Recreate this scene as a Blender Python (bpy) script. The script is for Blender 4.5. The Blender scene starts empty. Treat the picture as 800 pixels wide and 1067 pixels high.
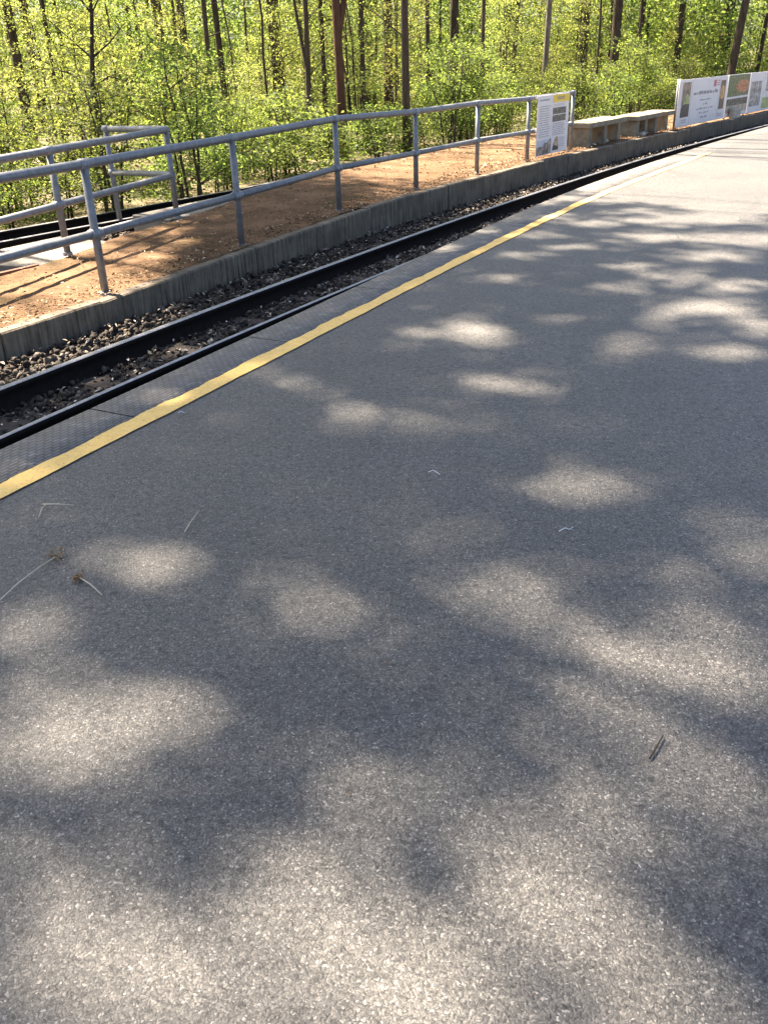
import bpy, math, random
import numpy as np
from mathutils import Vector, Matrix

random.seed(7)
rng = np.random.default_rng(11)
scene = bpy.context.scene
col = scene.collection

# ------------------------------------------------------------------ camera
cam_data = bpy.data.cameras.new("camera")
cam = bpy.data.objects.new("camera", cam_data)
col.objects.link(cam)
_p, _r = 0.47403, 0.03185
fwd = Vector((0, math.cos(_p), -math.sin(_p)))
dwn = Vector((0, -math.sin(_p), -math.cos(_p)))
rgt = Vector((1, 0, 0))
right = math.cos(_r) * rgt + math.sin(_r) * dwn
down = -math.sin(_r) * rgt + math.cos(_r) * dwn
M = Matrix((right, -down, -fwd)).transposed().to_4x4()
M.translation = (0, 0, 1.6)
cam.matrix_world = M
cam_data.sensor_fit = 'VERTICAL'
cam_data.sensor_height = 36.0
cam_data.lens = 923.2 / 1067 * 36.0
cam_data.clip_start = 0.05
cam_data.clip_end = 2000
scene.camera = cam

# ------------------------------------------------------------------ light
SUN_EL = math.radians(56)
SUN_H = Vector((0.79, -0.613)).normalized()          # the way the light travels over the ground
SHIFT = 1 / math.tan(SUN_EL)
world = bpy.data.worlds.new("World")
scene.world = world
world.use_nodes = True
wn = world.node_tree.nodes
sky = wn.new('ShaderNodeTexSky')
sky.sky_type = 'NISHITA'
sky.sun_disc = False
sky.sun_elevation = SUN_EL
sky.sun_rotation = math.atan2(-SUN_H.x, -SUN_H.y)
sky.air_density = 0.85
sky.dust_density = 3.0
world.node_tree.links.new(sky.outputs[0], wn['Background'].inputs[0])
wn['Background'].inputs[1].default_value = 0.05
sun_data = bpy.data.lights.new("sun", 'SUN')
sun_data.energy = 5.0
sun_data.angle = math.radians(0.65)
sun_data.color = (1.0, 0.86, 0.69)
sun = bpy.data.objects.new("sun", sun_data)
col.objects.link(sun)
ldir = Vector((SUN_H.x * math.cos(SUN_EL), SUN_H.y * math.cos(SUN_EL), -math.sin(SUN_EL)))
sun.rotation_mode = 'QUATERNION'
sun.rotation_quaternion = ldir.to_track_quat('-Z', 'Y')
sun.location = (-20, 20, 40)
scene.view_settings.view_transform = 'Standard'
scene.view_settings.look = 'None'
scene.view_settings.gamma = 1
scene.view_settings.exposure = 2.84
scene.view_settings.use_curve_mapping = False
scene.cycles.use_denoising = True
scene.cycles.max_bounces = 8
scene.cycles.diffuse_bounces = 4
scene.cycles.transmission_bounces = 6
scene.cycles.sample_clamp_indirect = 6

# ------------------------------------------------------------------ materials
def new_mat(name):
    m = bpy.data.materials.new(name)
    m.use_nodes = True
    nt = m.node_tree
    return m, nt, nt.nodes['Principled BSDF']

def N(nt, kind, **kw):
    n = nt.nodes.new(kind)
    for k, v in kw.items():
        if k in n.inputs.keys() if isinstance(k, str) else False:
            n.inputs[k].default_value = v
        else:
            setattr(n, k, v)
    return n

def ramp(nt, stops, interp='LINEAR'):
    r = nt.nodes.new('ShaderNodeValToRGB')
    r.color_ramp.interpolation = interp
    els = r.color_ramp.elements
    while len(els) < len(stops):
        els.new(0.5)
    for e, (p, c) in zip(els, stops):
        e.position = p
        e.color = (c[0], c[1], c[2], 1)
    return r

def coords(nt, kind='Object', scale=(1, 1, 1)):
    t = nt.nodes.new('ShaderNodeTexCoord')
    mp = nt.nodes.new('ShaderNodeMapping')
    mp.inputs['Scale'].default_value = scale
    nt.links.new(t.outputs[kind], mp.inputs[0])
    return mp.outputs[0]

def noise(nt, vec, scale, detail=6, rough=0.6):
    n = nt.nodes.new('ShaderNodeTexNoise')
    n.inputs['Scale'].default_value = scale
    n.inputs['Detail'].default_value = detail
    n.inputs['Roughness'].default_value = rough
    if vec is not None:
        nt.links.new(vec, n.inputs['Vector'])
    return n

def mixc(nt, fac, a, b, mode='MIX'):
    m = nt.nodes.new('ShaderNodeMix')
    m.data_type = 'RGBA'
    m.blend_type = mode
    for sock, v in ((m.inputs[0], fac), (m.inputs[6], a), (m.inputs[7], b)):
        if isinstance(v, (int, float)):
            sock.default_value = v
        elif isinstance(v, tuple):
            sock.default_value = (v[0], v[1], v[2], 1)
        else:
            nt.links.new(v, sock)
    return m.outputs[2]

def math_n(nt, op, a, b=None):
    m = nt.nodes.new('ShaderNodeMath')
    m.operation = op
    for s, v in ((m.inputs[0], a), (m.inputs[1], b)):
        if v is None:
            continue
        if isinstance(v, (int, float)):
            s.default_value = v
        else:
            nt.links.new(v, s)
    return m.outputs[0]

def bump(nt, bsdf, h, strength=0.5, dist=0.01):
    b = nt.nodes.new('ShaderNodeBump')
    b.inputs['Strength'].default_value = strength
    b.inputs['Distance'].default_value = dist
    nt.links.new(h, b.inputs['Height'])
    nt.links.new(b.outputs[0], bsdf.inputs['Normal'])

def simple(name, c1, c2=None, scale=8, rough=0.8, metal=0.0, bmp=0.0, bscale=60, bdist=0.005, spec=0.5, stretch=(1, 1, 1)):
    m, nt, b = new_mat(name)
    v = coords(nt, 'Object', stretch)
    if c2 is None:
        c2 = tuple(x * 0.75 for x in c1)
    n = noise(nt, v, scale)
    r = ramp(nt, [(0.3, c2), (0.7, c1)])
    nt.links.new(n.outputs[0], r.inputs[0])
    nt.links.new(r.outputs[0], b.inputs['Base Color'])
    b.inputs['Roughness'].default_value = rough
    b.inputs['Metallic'].default_value = metal
    b.inputs['Specular IOR Level'].default_value = spec
    if bmp:
        n2 = noise(nt, v, bscale, 4)
        bump(nt, b, n2.outputs[0], bmp, bdist)
    return m

def island_mat(name, stops, rough=0.85, noise_scale=60, spec=0.3):
    m, nt, b = new_mat(name)
    g = nt.nodes.new('ShaderNodeNewGeometry')
    r = ramp(nt, stops, 'LINEAR')
    nt.links.new(g.outputs['Random Per Island'], r.inputs[0])
    n = noise(nt, coords(nt), noise_scale, 3)
    k = ramp(nt, [(0.25, (0.55, 0.55, 0.55)), (0.75, (1.2, 1.2, 1.2))])
    nt.links.new(n.outputs[0], k.inputs[0])
    c = mixc(nt, 1.0, r.outputs[0], k.outputs[0], 'MULTIPLY')
    nt.links.new(c, b.inputs['Base Color'])
    b.inputs['Roughness'].default_value = rough
    b.inputs['Specular IOR Level'].default_value = spec
    return m

# asphalt: bound chippings of a few millimetres, pale and dark ones, with pits between them
def asphalt_mat():
    m, nt, b = new_mat('asphalt')
    v = coords(nt)
    vo = nt.nodes.new('ShaderNodeTexVoronoi')
    vo.inputs['Scale'].default_value = 205
    vo.inputs['Randomness'].default_value = 1.0
    nw = noise(nt, v, 55, 3)
    warp = nt.nodes.new('ShaderNodeVectorMath'); warp.operation = 'SCALE'
    nt.links.new(nw.outputs['Color'], warp.inputs[0]); warp.inputs['Scale'].default_value = 0.02
    add = nt.nodes.new('ShaderNodeVectorMath'); add.operation = 'ADD'
    nt.links.new(v, add.inputs[0]); nt.links.new(warp.outputs[0], add.inputs[1])
    nt.links.new(add.outputs[0], vo.inputs['Vector'])
    sep = nt.nodes.new('ShaderNodeSeparateColor')
    nt.links.new(vo.outputs['Color'], sep.inputs[0])
    st = ramp(nt, [(0.0, (0.050, 0.048, 0.046)), (0.45, (0.088, 0.084, 0.079)), (0.80, (0.132, 0.125, 0.115)), (0.94, (0.19, 0.179, 0.164)), (0.98, (0.265, 0.25, 0.23)), (1.0, (0.37, 0.35, 0.325))])
    nt.links.new(sep.outputs[0], st.inputs[0])
    pit = ramp(nt, [(0.0, (1, 1, 1)), (0.55, (0.95, 0.95, 0.95)), (0.90, (0.28, 0.275, 0.27))])
    nt.links.new(vo.outputs['Distance'], pit.inputs[0])
    c = mixc(nt, 1.0, st.outputs[0], pit.outputs[0], 'MULTIPLY')
    # worn binder and old stains, metres across
    n1 = noise(nt, v, 1.1, 8, 0.62)
    k1 = ramp(nt, [(0.28, (0.74, 0.74, 0.75)), (0.45, (0.95, 0.95, 0.95)), (0.55, (1.0, 1.0, 0.99)), (0.72, (1.16, 1.14, 1.11))])
    nt.links.new(n1.outputs[0], k1.inputs[0])
    c = mixc(nt, 1.0, c, k1.outputs[0], 'MULTIPLY')
    n2 = noise(nt, v, 34, 8, 0.8)
    k2 = ramp(nt, [(0.39, (0.27, 0.265, 0.265)), (0.475, (0.96, 0.96, 0.96)), (0.75, (1.22, 1.20, 1.17))])
    nt.links.new(n2.outputs[0], k2.inputs[0])
    c = mixc(nt, 1.0, c, k2.outputs[0], 'MULTIPLY')
    nt.links.new(c, b.inputs['Base Color'])
    b.inputs['Roughness'].default_value = 0.55
    b.inputs['Specular IOR Level'].default_value = 0.65
    inv = math_n(nt, 'SUBTRACT', 1.0, vo.outputs['Distance'])
    h = math_n(nt, 'ADD', inv, math_n(nt, 'MULTIPLY', sep.outputs[1], 0.5))
    h = math_n(nt, 'ADD', h, math_n(nt, 'MULTIPLY', n2.outputs[0], 1.8))
    bump(nt, b, h, 0.7, 0.0024)
    return m

def plate_mat():
    m, nt, b = new_mat('tread_plate')
    v = coords(nt, 'UV')
    # rows of raised lozenges on worn dark steel
    ck = nt.nodes.new('ShaderNodeTexBrick')
    ck.inputs['Scale'].default_value = 1.0
    ck.inputs['Brick Width'].default_value = 0.052
    ck.inputs['Row Height'].default_value = 0.026
    ck.inputs['Mortar Size'].default_value = 0.0075
    ck.inputs['Mortar Smooth'].default_value = 0.6
    ck.inputs['Color1'].default_value = (1, 1, 1, 1)
    ck.inputs['Color2'].default_value = (0.8, 0.8, 0.8, 1)
    ck.inputs['Mortar'].default_value = (0, 0, 0, 1)
    nt.links.new(v, ck.inputs['Vector'])
    n = noise(nt, v, 11, 9, 0.75)
    base = ramp(nt, [(0.3, (0.058, 0.055, 0.051)), (0.55, (0.108, 0.102, 0.094)), (0.7, (0.24, 0.225, 0.20))])
    nt.links.new(n.outputs[0], base.inputs[0])
    top = mixc(nt, 1.0, base.outputs[0], (1.9, 1.86, 1.8), 'MULTIPLY')
    c = mixc(nt, ck.outputs['Color'], base.outputs[0], top)
    nt.links.new(c, b.inputs['Base Color'])
    b.inputs['Metallic'].default_value = 0.15
    b.inputs['Roughness'].default_value = 0.6
    bump(nt, b, ck.outputs['Color'], 0.9, 0.004)
    return m

def yellow_mat():
    m, nt, b = new_mat('yellow_paint')
    v = coords(nt)
    n = noise(nt, v, 18, 8, 0.75)
    r = ramp(nt, [(0.24, (0.34, 0.22, 0.09)), (0.34, (0.86, 0.54, 0.145)), (0.55, (0.95, 0.62, 0.18)), (0.85, (0.95, 0.68, 0.26))])
    nt.links.new(n.outputs[0], r.inputs[0])
    nt.links.new(r.outputs[0], b.inputs['Base Color'])
    b.inputs['Roughness'].default_value = 0.7
    n2 = noise(nt, v, 160, 3)
    bump(nt, b, n2.outputs[0], 0.4, 0.003)
    n4 = noise(nt, v, 75, 9, 0.85)
    wr = ramp(nt, [(0.39, (1, 1, 1)), (0.44, (0, 0, 0))])
    nt.links.new(n4.outputs[0], wr.inputs[0])
    nt.links.new(mixc(nt, wr.outputs[0], r.outputs[0], (0.22, 0.17, 0.09)), b.inputs['Base Color'])
    return m

def concrete_wall_mat():
    m, nt, b = new_mat('weathered_concrete')
    v = coords(nt, 'UV')
    n1 = noise(nt, v, 3.5, 8, 0.7)
    r1 = ramp(nt, [(0.3, (0.088, 0.070, 0.050)), (0.7, (0.20, 0.168, 0.122))])
    nt.links.new(n1.outputs[0], r1.inputs[0])
    vs = coords(nt, 'UV', (16, 0.9, 1))
    n2 = noise(nt, vs, 1.6, 6, 0.7)
    k = ramp(nt, [(0.36, (0.26, 0.25, 0.24)), (0.48, (0.8, 0.79, 0.77)), (0.66, (1.4, 1.38, 1.34))])
    nt.links.new(n2.outputs[0], k.inputs[0])
    c = mixc(nt, 1.0, r1.outputs[0], k.outputs[0], 'MULTIPLY')
    nt.links.new(c, b.inputs['Base Color'])
    b.inputs['Roughness'].default_value = 0.9
    n3 = noise(nt, coords(nt), 70, 5)
    bump(nt, b, n3.outputs[0], 0.6, 0.006)
    return m

def dirt_mat():
    m, nt, b = new_mat('trodden_earth')
    v = coords(nt)
    n1 = noise(nt, v, 1.6, 9, 0.68)
    r1 = ramp(nt, [(0.28, (0.045, 0.040, 0.020)), (0.42, (0.105, 0.066, 0.036)), (0.60, (0.178, 0.110, 0.064)), (0.8, (0.275, 0.18, 0.112))])
    nt.links.new(n1.outputs[0], r1.inputs[0])
    n2 = noise(nt, v, 26, 6, 0.75)
    k = ramp(nt, [(0.3, (0.5, 0.47, 0.42)), (0.5, (1, 1, 1)), (0.75, (1.3, 1.25, 1.2))])
    nt.links.new(n2.outputs[0], k.inputs[0])
    c = mixc(nt, 1.0, r1.outputs[0], k.outputs[0], 'MULTIPLY')
    nt.links.new(c, b.inputs['Base Color'])
    b.inputs['Roughness'].default_value = 0.95
    b.inputs['Specular IOR Level'].default_value = 0.1
    n3 = noise(nt, v, 45, 6, 0.7)
    bump(nt, b, n3.outputs[0], 0.8, 0.012)
    return m

def forest_floor_mat():
    m, nt, b = new_mat('leaf_litter_floor')
    v = coords(nt)
    n1 = noise(nt, v, 0.7, 9, 0.7)
    r1 = ramp(nt, [(0.32, (0.05, 0.07, 0.018)), (0.48, (0.11, 0.085, 0.04)), (0.62, (0.24, 0.18, 0.10)), (0.78, (0.33, 0.26, 0.16))])
    nt.links.new(n1.outputs[0], r1.inputs[0])
    nt.links.new(r1.outputs[0], b.inputs['Base Color'])
    b.inputs['Roughness'].default_value = 0.95
    n3 = noise(nt, v, 20, 6, 0.7)
    bump(nt, b, n3.outputs[0], 0.8, 0.03)
    return m

def leaf_mat(name, stops, trans=0.5, gloss=0.018):
    m = bpy.data.materials.new(name)
    m.use_nodes = True
    nt = m.node_tree
    nt.nodes.remove(nt.nodes['Principled BSDF'])
    out = nt.nodes['Material Output']
    g = nt.nodes.new('ShaderNodeNewGeometry')
    r = ramp(nt, stops)
    nt.links.new(g.outputs['Random Per Island'], r.inputs[0])
    info = nt.nodes.new('ShaderNodeObjectInfo')
    hv = nt.nodes.new('ShaderNodeHueSaturation')
    mr = nt.nodes.new('ShaderNodeMapRange')
    mr.inputs[3].default_value = 0.485; mr.inputs[4].default_value = 0.515
    nt.links.new(info.outputs['Random'], mr.inputs[0])
    mv = nt.nodes.new('ShaderNodeMapRange')
    mv.inputs[3].default_value = 0.75; mv.inputs[4].default_value = 1.2
    nt.links.new(info.outputs['Random'], mv.inputs[0])
    nt.links.new(mr.outputs[0], hv.inputs['Hue'])
    nt.links.new(mv.outputs[0], hv.inputs['Value'])
    nt.links.new(r.outputs[0], hv.inputs['Color'])
    d = nt.nodes.new('ShaderNodeBsdfDiffuse')
    t = nt.nodes.new('ShaderNodeBsdfTranslucent')
    gl = nt.nodes.new('ShaderNodeBsdfGlossy')
    gl.inputs['Roughness'].default_value = 0.6
    nt.links.new(hv.outputs[0], d.inputs[0])
    tc = mixc(nt, 1.0, hv.outputs[0], (2.0, 1.9, 1.35), 'MULTIPLY')
    nt.links.new(tc, t.inputs[0])
    m1 = nt.nodes.new('ShaderNodeMixShader'); m1.inputs[0].default_value = trans
    nt.links.new(d.outputs[0], m1.inputs[1]); nt.links.new(t.outputs[0], m1.inputs[2])
    m2 = nt.nodes.new('ShaderNodeMixShader'); m2.inputs[0].default_value = gloss
    nt.links.new(m1.outputs[0], m2.inputs[1]); nt.links.new(gl.outputs[0], m2.inputs[2])
    nt.links.new(m2.outputs[0], out.inputs[0])
    return m

def bark_mat(name, a, b_):
    return simple(name, a, b_, 14, 0.92, 0, 1.0, 40, 0.03, 0.15, (1, 1, 0.2))

MAT = dict(
    asphalt=asphalt_mat(), plate=plate_mat(), yellow=yellow_mat(), wall=concrete_wall_mat(), dirt=dirt_mat(), floor=forest_floor_mat(),
    steel_head=simple('polished_rail_head', (0.36, 0.37, 0.39), (0.20, 0.20, 0.21), 30, 0.4, 0.8, stretch=(1, 1, 1)),
    rail_side=simple('rusty_rail_side', (0.017, 0.012, 0.010), (0.007, 0.006, 0.005), 25, 0.9, 0.0, 0.4, 120, 0.002, 0.12),
    galv=simple('galvanised_steel', (0.245, 0.252, 0.262), (0.145, 0.15, 0.158), 22, 0.5, 0.25, 0.25, 140, 0.001),
    galv_dull=simple('dull_galvanised_fitting', (0.30, 0.31, 0.33), (0.19, 0.20, 0.215), 60, 0.55, 0.35, 0.3, 160, 0.001),
    sleeper=simple('tarred_timber', (0.055, 0.042, 0.034), (0.022, 0.018, 0.016), 14, 0.9, 0, 0.7, 60, 0.006),
    bed=simple('dark_grit', (0.075, 0.060, 0.046), (0.026, 0.022, 0.018), 40, 0.95, 0, 1.0, 90, 0.015),
    bench=simple('bench_concrete', (0.28, 0.25, 0.185), (0.12, 0.104, 0.076), 6, 0.9, 0, 0.5, 70, 0.004),
    slab=simple('pale_concrete', (0.26, 0.245, 0.22), (0.085, 0.075, 0.06), 3.0, 0.9, 0, 0.5, 60, 0.005),
    timber=simple('weathered_timber_edge', (0.16, 0.075, 0.045), (0.08, 0.04, 0.026), 12, 0.9, 0, 0.6, 50, 0.005),
    stone=simple('pale_stone', (0.55, 0.49, 0.40), (0.32, 0.28, 0.22), 9, 0.9, 0, 0.6, 40, 0.01),
    white=simple('white_panel', (0.78, 0.75, 0.75), (0.70, 0.67, 0.67), 3, 0.45),
    ink=simple('grey_ink', (0.28, 0.27, 0.28), (0.38, 0.37, 0.38), 60, 0.6),
    redink=simple('red_ink', (0.62, 0.16, 0.2), (0.5, 0.2, 0.24), 60, 0.6),
    yellow_panel=simple('yellow_header', (0.85, 0.62, 0.06), (0.78, 0.55, 0.05), 5, 0.45),
    alu=simple('sign_frame', (0.3, 0.31, 0.32), (0.2, 0.21, 0.22), 20, 0.4, 0.8),
    stones=island_mat('crushed_stone', [(0.0, (0.022, 0.0175, 0.014)), (0.5, (0.046, 0.036, 0.028)), (0.85, (0.078, 0.062, 0.048)), (0.95, (0.14, 0.115, 0.09)), (1.0, (0.30, 0.26, 0.21))]),
    litter=island_mat('dead_leaves', [(0.0, (0.055, 0.03, 0.014)), (0.4, (0.16, 0.085, 0.04)), (0.7, (0.28, 0.16, 0.08)), (0.88, (0.42, 0.31, 0.19)), (1.0, (0.62, 0.54, 0.42))]),
    pale_litter=island_mat('pale_catkins', [(0.0, (0.22, 0.17, 0.11)), (0.5, (0.42, 0.35, 0.26)), (1.0, (0.66, 0.60, 0.52))]),
    straw=simple('dry_straw', (0.60, 0.54, 0.40), (0.46, 0.39, 0.26), 40, 0.8),
    seed=simple('dry_seed_head', (0.36, 0.23, 0.10), (0.20, 0.12, 0.05), 80, 0.9),
    fluff=simple('white_fluff', (0.75, 0.74, 0.72), (0.6, 0.6, 0.6), 80, 0.8),
    twig=simple('dark_twig', (0.05, 0.035, 0.025), (0.025, 0.02, 0.016), 60, 0.9),
    bark=bark_mat('grey_brown_bark', (0.115, 0.09, 0.066), (0.045, 0.035, 0.027)),
    bark_dark=bark_mat('dark_bark', (0.088, 0.068, 0.05), (0.030, 0.024, 0.019)),
    bark_red=bark_mat('red_brown_bark', (0.145, 0.078, 0.05), (0.055, 0.032, 0.022)),
    bark_pale=bark_mat('pale_bark', (0.20, 0.18, 0.145), (0.08, 0.07, 0.055)),
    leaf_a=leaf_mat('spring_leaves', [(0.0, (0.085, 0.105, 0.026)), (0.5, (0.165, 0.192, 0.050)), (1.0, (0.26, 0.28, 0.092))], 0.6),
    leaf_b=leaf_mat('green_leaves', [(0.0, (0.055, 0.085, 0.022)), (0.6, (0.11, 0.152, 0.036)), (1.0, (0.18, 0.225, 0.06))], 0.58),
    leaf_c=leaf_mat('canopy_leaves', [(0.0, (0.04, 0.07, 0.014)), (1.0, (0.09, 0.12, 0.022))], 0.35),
)

# ------------------------------------------------------------------ mesh helpers
def tag(o, label=None, cat=None, group=None, kind=None):
    if label: o['label'] = label
    if cat: o['category'] = cat
    if group: o['group'] = group
    if kind: o['kind'] = kind
    return o

def thing(name, label, cat, loc=(0, 0, 0), rotz=0.0, group=None):
    o = bpy.data.objects.new(name, None)
    col.objects.link(o)
    o.location = loc
    o.rotation_euler = (0, 0, rotz)
    o.empty_display_size = 0.2
    return tag(o, label, cat, group)

def np_mesh(name, V, F, mat, smooth=False, uv=None):
    V = np.asarray(V, dtype=np.float32).reshape(-1, 3)
    F = np.asarray(F, dtype=np.int32)
    k = F.shape[1]
    me = bpy.data.meshes.new(name)
    me.vertices.add(len(V)); me.vertices.foreach_set('co', V.ravel())
    me.loops.add(F.size); me.loops.foreach_set('vertex_index', F.ravel())
    me.polygons.add(len(F))
    me.polygons.foreach_set('loop_start', np.arange(0, F.size, k, dtype=np.int32))
    me.polygons.foreach_set('loop_total', np.full(len(F), k, dtype=np.int32))
    if smooth:
        me.polygons.foreach_set('use_smooth', np.ones(len(F), dtype=bool))
    me.update(calc_edges=True)
    if uv is not None:
        l = me.uv_layers.new(name='UVMap')
        l.data.foreach_set('uv', np.asarray(uv, dtype=np.float32)[F.ravel()].ravel())
    me.materials.append(mat)
    return me

def link(name, me, parent=None, loc=None):
    o = bpy.data.objects.new(name, me)
    col.objects.link(o)
    if parent is not None:
        o.parent = parent
    if loc is not None:
        o.location = loc
    return o

class MB:
    """collects boxes, tubes and sheets, built as one mesh"""
    def __init__(s):
        s.V = []; s.F = []; s.n = 0
    def add(s, V, F):
        V = [tuple(v) for v in V]
        s.V += V
        s.F += [tuple(i + s.n for i in f) for f in F]
        s.n += len(V)
    def box(s, x0, x1, y0, y1, z0, z1):
        V = [(x0, y0, z0), (x1, y0, z0), (x1, y1, z0), (x0, y1, z0), (x0, y0, z1), (x1, y0, z1), (x1, y1, z1), (x0, y1, z1)]
        s.add(V, [(0, 3, 2, 1), (4, 5, 6, 7), (0, 1, 5, 4), (1, 2, 6, 5), (2, 3, 7, 6), (3, 0, 4, 7)])
    def tube(s, pts, radii, sides=12, cap=True):
        pts = [Vector(p) for p in pts]
        if isinstance(radii, (int, float)):
            radii = [radii] * len(pts)
        V = []; F = []
        ref = None
        for i, p in enumerate(pts):
            a = pts[max(i - 1, 0)]; b = pts[min(i + 1, len(pts) - 1)]
            t = (b - a).normalized()
            if ref is None:
                ref = Vector((0, 0, 1)) if abs(t.z) < 0.9 else Vector((1, 0, 0))
            u = (ref - t * ref.dot(t)).normalized()
            ref = u
            w = t.cross(u)
            for k in range(sides):
                an = 2 * math.pi * k / sides
                V.append(p + (u * math.cos(an) + w * math.sin(an)) * radii[i])
        for i in range(len(pts) - 1):
            for k in range(sides):
                k2 = (k + 1) % sides
                F.append((i * sides + k, i * sides + k2, (i + 1) * sides + k2, (i + 1) * sides + k))
        if cap:
            F.append(tuple(reversed(range(sides))))
            F.append(tuple(range((len(pts) - 1) * sides, len(pts) * sides)))
        s.add(V, F)
    def build(s, name, mat, parent=None, smooth=False, bevel=0.0, loc=None):
        me = bpy.data.meshes.new(name)
        me.from_pydata(s.V, [], s.F)
        me.materials.append(mat)
        if smooth:
            me.polygons.foreach_set('use_smooth', np.ones(len(me.polygons), dtype=bool))
        me.update()
        o = link(name, me, parent, loc)
        if bevel:
            md = o.modifiers.new('bevel', 'BEVEL')
            md.width = bevel; md.segments = 2
        return o

# ------------------------------------------------------------------ layout: a gently curving track
CA, CB, CC = 0.0068504, 0.47230234, -4.62762622
def cx(y): return CC + CB * y + CA * y * y
def cs(y): return CB + 2 * CA * y
def off(d, y, z=0.0):
    t = cs(y); L = math.hypot(1, t)
    return Vector((cx(y) + d / L, y - d * t / L, z))
def tang(y):
    t = cs(y); L = math.hypot(1, t)
    return Vector((t / L, 1 / L, 0))
def offn(d, y):
    t = cs(y); L = np.hypot(1, t)
    return np.stack([cx(y) + d / L, y - d * t / L], -1)
_ty = np.linspace(-20, 60, 8001)
_ts = np.concatenate([[0], np.cumsum(np.hypot(np.diff(_ty), np.diff(cx(_ty))))])
def arc(y): return np.interp(y, _ty, _ts)
def y_at(s): return np.interp(s, _ts, _ty)
def sst(a, b, x):
    t = np.clip((x - a) / (b - a), 0, 1)
    return t * t * (3 - 2 * t)
def plat_z(y): return 0.11 * sst(4.5, 12.5, y) + 0.003 * np.maximum(0, y - 12.5)
def isl_z(y): return 0.03 + 0.0925 * np.clip((y - 6.3) / 4.2, 0, 1) - 0.03 * np.clip((y - 14) / 5, 0, 1)
def wall_d(y): return np.interp(y, [-10, 7, 9.5, 13, 16, 19, 45], [-0.76, -0.76, -0.86, -0.87, -0.82, -0.76, -0.80])
def back_d(y): return np.interp(y, [-10, 6.6, 7.2, 8.0, 8.8, 11.2, 13.5, 17, 45], [-2.26, -2.27, -2.32, -2.48, -2.55, -3.19, -3.30, -3.40, -3.40])
def track2_d(y): return np.interp(y, [-10, 0, 8.1, 9, 11.3, 14, 17, 45], [-7.2, -5.6, -4.49, -4.36, -4.12, -4.2, -4.3, -4.3])
RAIL_Z = -0.02
BED_Z = -0.17
def bed_z(y): return BED_Z - 0.025 * sst(8, 16, y)

def sheet(name, dfun_list, ys, zf, mat, smooth=True, jitter=0.0):
    """grid following the track; dfun_list: offsets (numbers or functions of y)"""
    ys = np.asarray(ys)
    rows = []
    uv = []
    S = arc(ys)
    for d in dfun_list:
        dd = d(ys) if callable(d) else np.full(len(ys), float(d))
        P = offn(dd, ys)
        z = zf(dd, ys)
        if jitter:
            z = z + rng.normal(0, jitter, len(ys))
        rows.append(np.c_[P, z]); uv.append(np.c_[S, dd])
    nd, ny = len(rows), len(ys)
    V = np.concatenate(rows); UV = np.concatenate(uv)
    i, j = np.meshgrid(np.arange(nd - 1), np.arange(ny - 1), indexing='ij')
    a = (i * ny + j).ravel()
    F = np.c_[a, a + ny, a + ny + 1, a + 1][:, ::-1]
    return np_mesh(name, V, F, mat, smooth, UV)

# ------------------------------------------------------------------ ground
def grid_axis():
    a = np.concatenate([np.linspace(-400, -60, 18), np.linspace(-55, 75, 131), np.linspace(90, 400, 16)])
    return a
gx = grid_axis(); gy = grid_axis()
GX, GY = np.meshgrid(gx, gy, indexing='ij')
far_ = np.clip((cx(GY) - 6.5 - GX) / 6, 0, 1)
GZ = -0.20 + far_ * (0.12 * np.sin(GX * 0.7 + 1.3) * np.sin(GY * 0.55) + 0.05 * np.sin(GX * 2.1) * np.cos(GY * 1.7))
nx_, ny_ = GX.shape
ii, jj = np.meshgrid(np.arange(nx_ - 1), np.arange(ny_ - 1), indexing='ij')
a_ = (ii * ny_ + jj).ravel()
fl = link('forest_floor', np_mesh('forest_floor', np.c_[GX.ravel(), GY.ravel(), GZ.ravel()], np.c_[a_, a_ + ny_, a_ + ny_ + 1, a_ + 1], MAT['floor'], True))
tag(fl, 'brown leaf covered forest floor with green patches', kind='structure')

ys_p = np.arange(-8, 46, 0.25)
ds_p = [1.118, 1.2, 1.35, 1.6, 2, 2.5, 3, 3.6, 4.3, 5, 6, 7.5, 9, 11, 14, 18, 24, 32]
pl = link('asphalt_platform', sheet('asphalt_platform', ds_p, ys_p, lambda d, y: plat_z(y), MAT['asphalt']))
tag(pl, 'wide grey asphalt platform flecked with pale chippings', kind='structure')
pb = link('platform_footing', sheet('platform_footing', [0.79, 0.80, 1.13], ys_p, lambda d, y: np.where(d < 0.795, -0.24, plat_z(y) - 0.03), MAT['bed'], False))
tag(pb, 'dark footing under the platform edge', kind='structure')

# ballast beds of both tracks
ys_b = np.arange(-6, 45, 0.12)
bed_ds = [lambda y: wall_d(y) - 0.06] + [float(x) for x in np.linspace(-0.75, 0.86, 24)]
bd = link('ballast_bed', sheet('ballast_bed', bed_ds, ys_b, lambda d, y: bed_z(y) + np.where(d > 0.03, 0.02, 0), MAT['bed'], True, 0.006))
tag(bd, 'dark grit bed of the near track', kind='structure')
bd2 = link('rear_ballast_bed', sheet('rear_ballast_bed', [lambda y, k=k: track2_d(y) + k for k in np.linspace(-0.9, 1.7, 20)], ys_b, lambda d, y: np.full(len(y), BED_Z - 0.02), MAT['bed'], True, 0.006))
tag(bd2, 'dark grit bed of the track behind the island', kind='structure')

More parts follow.
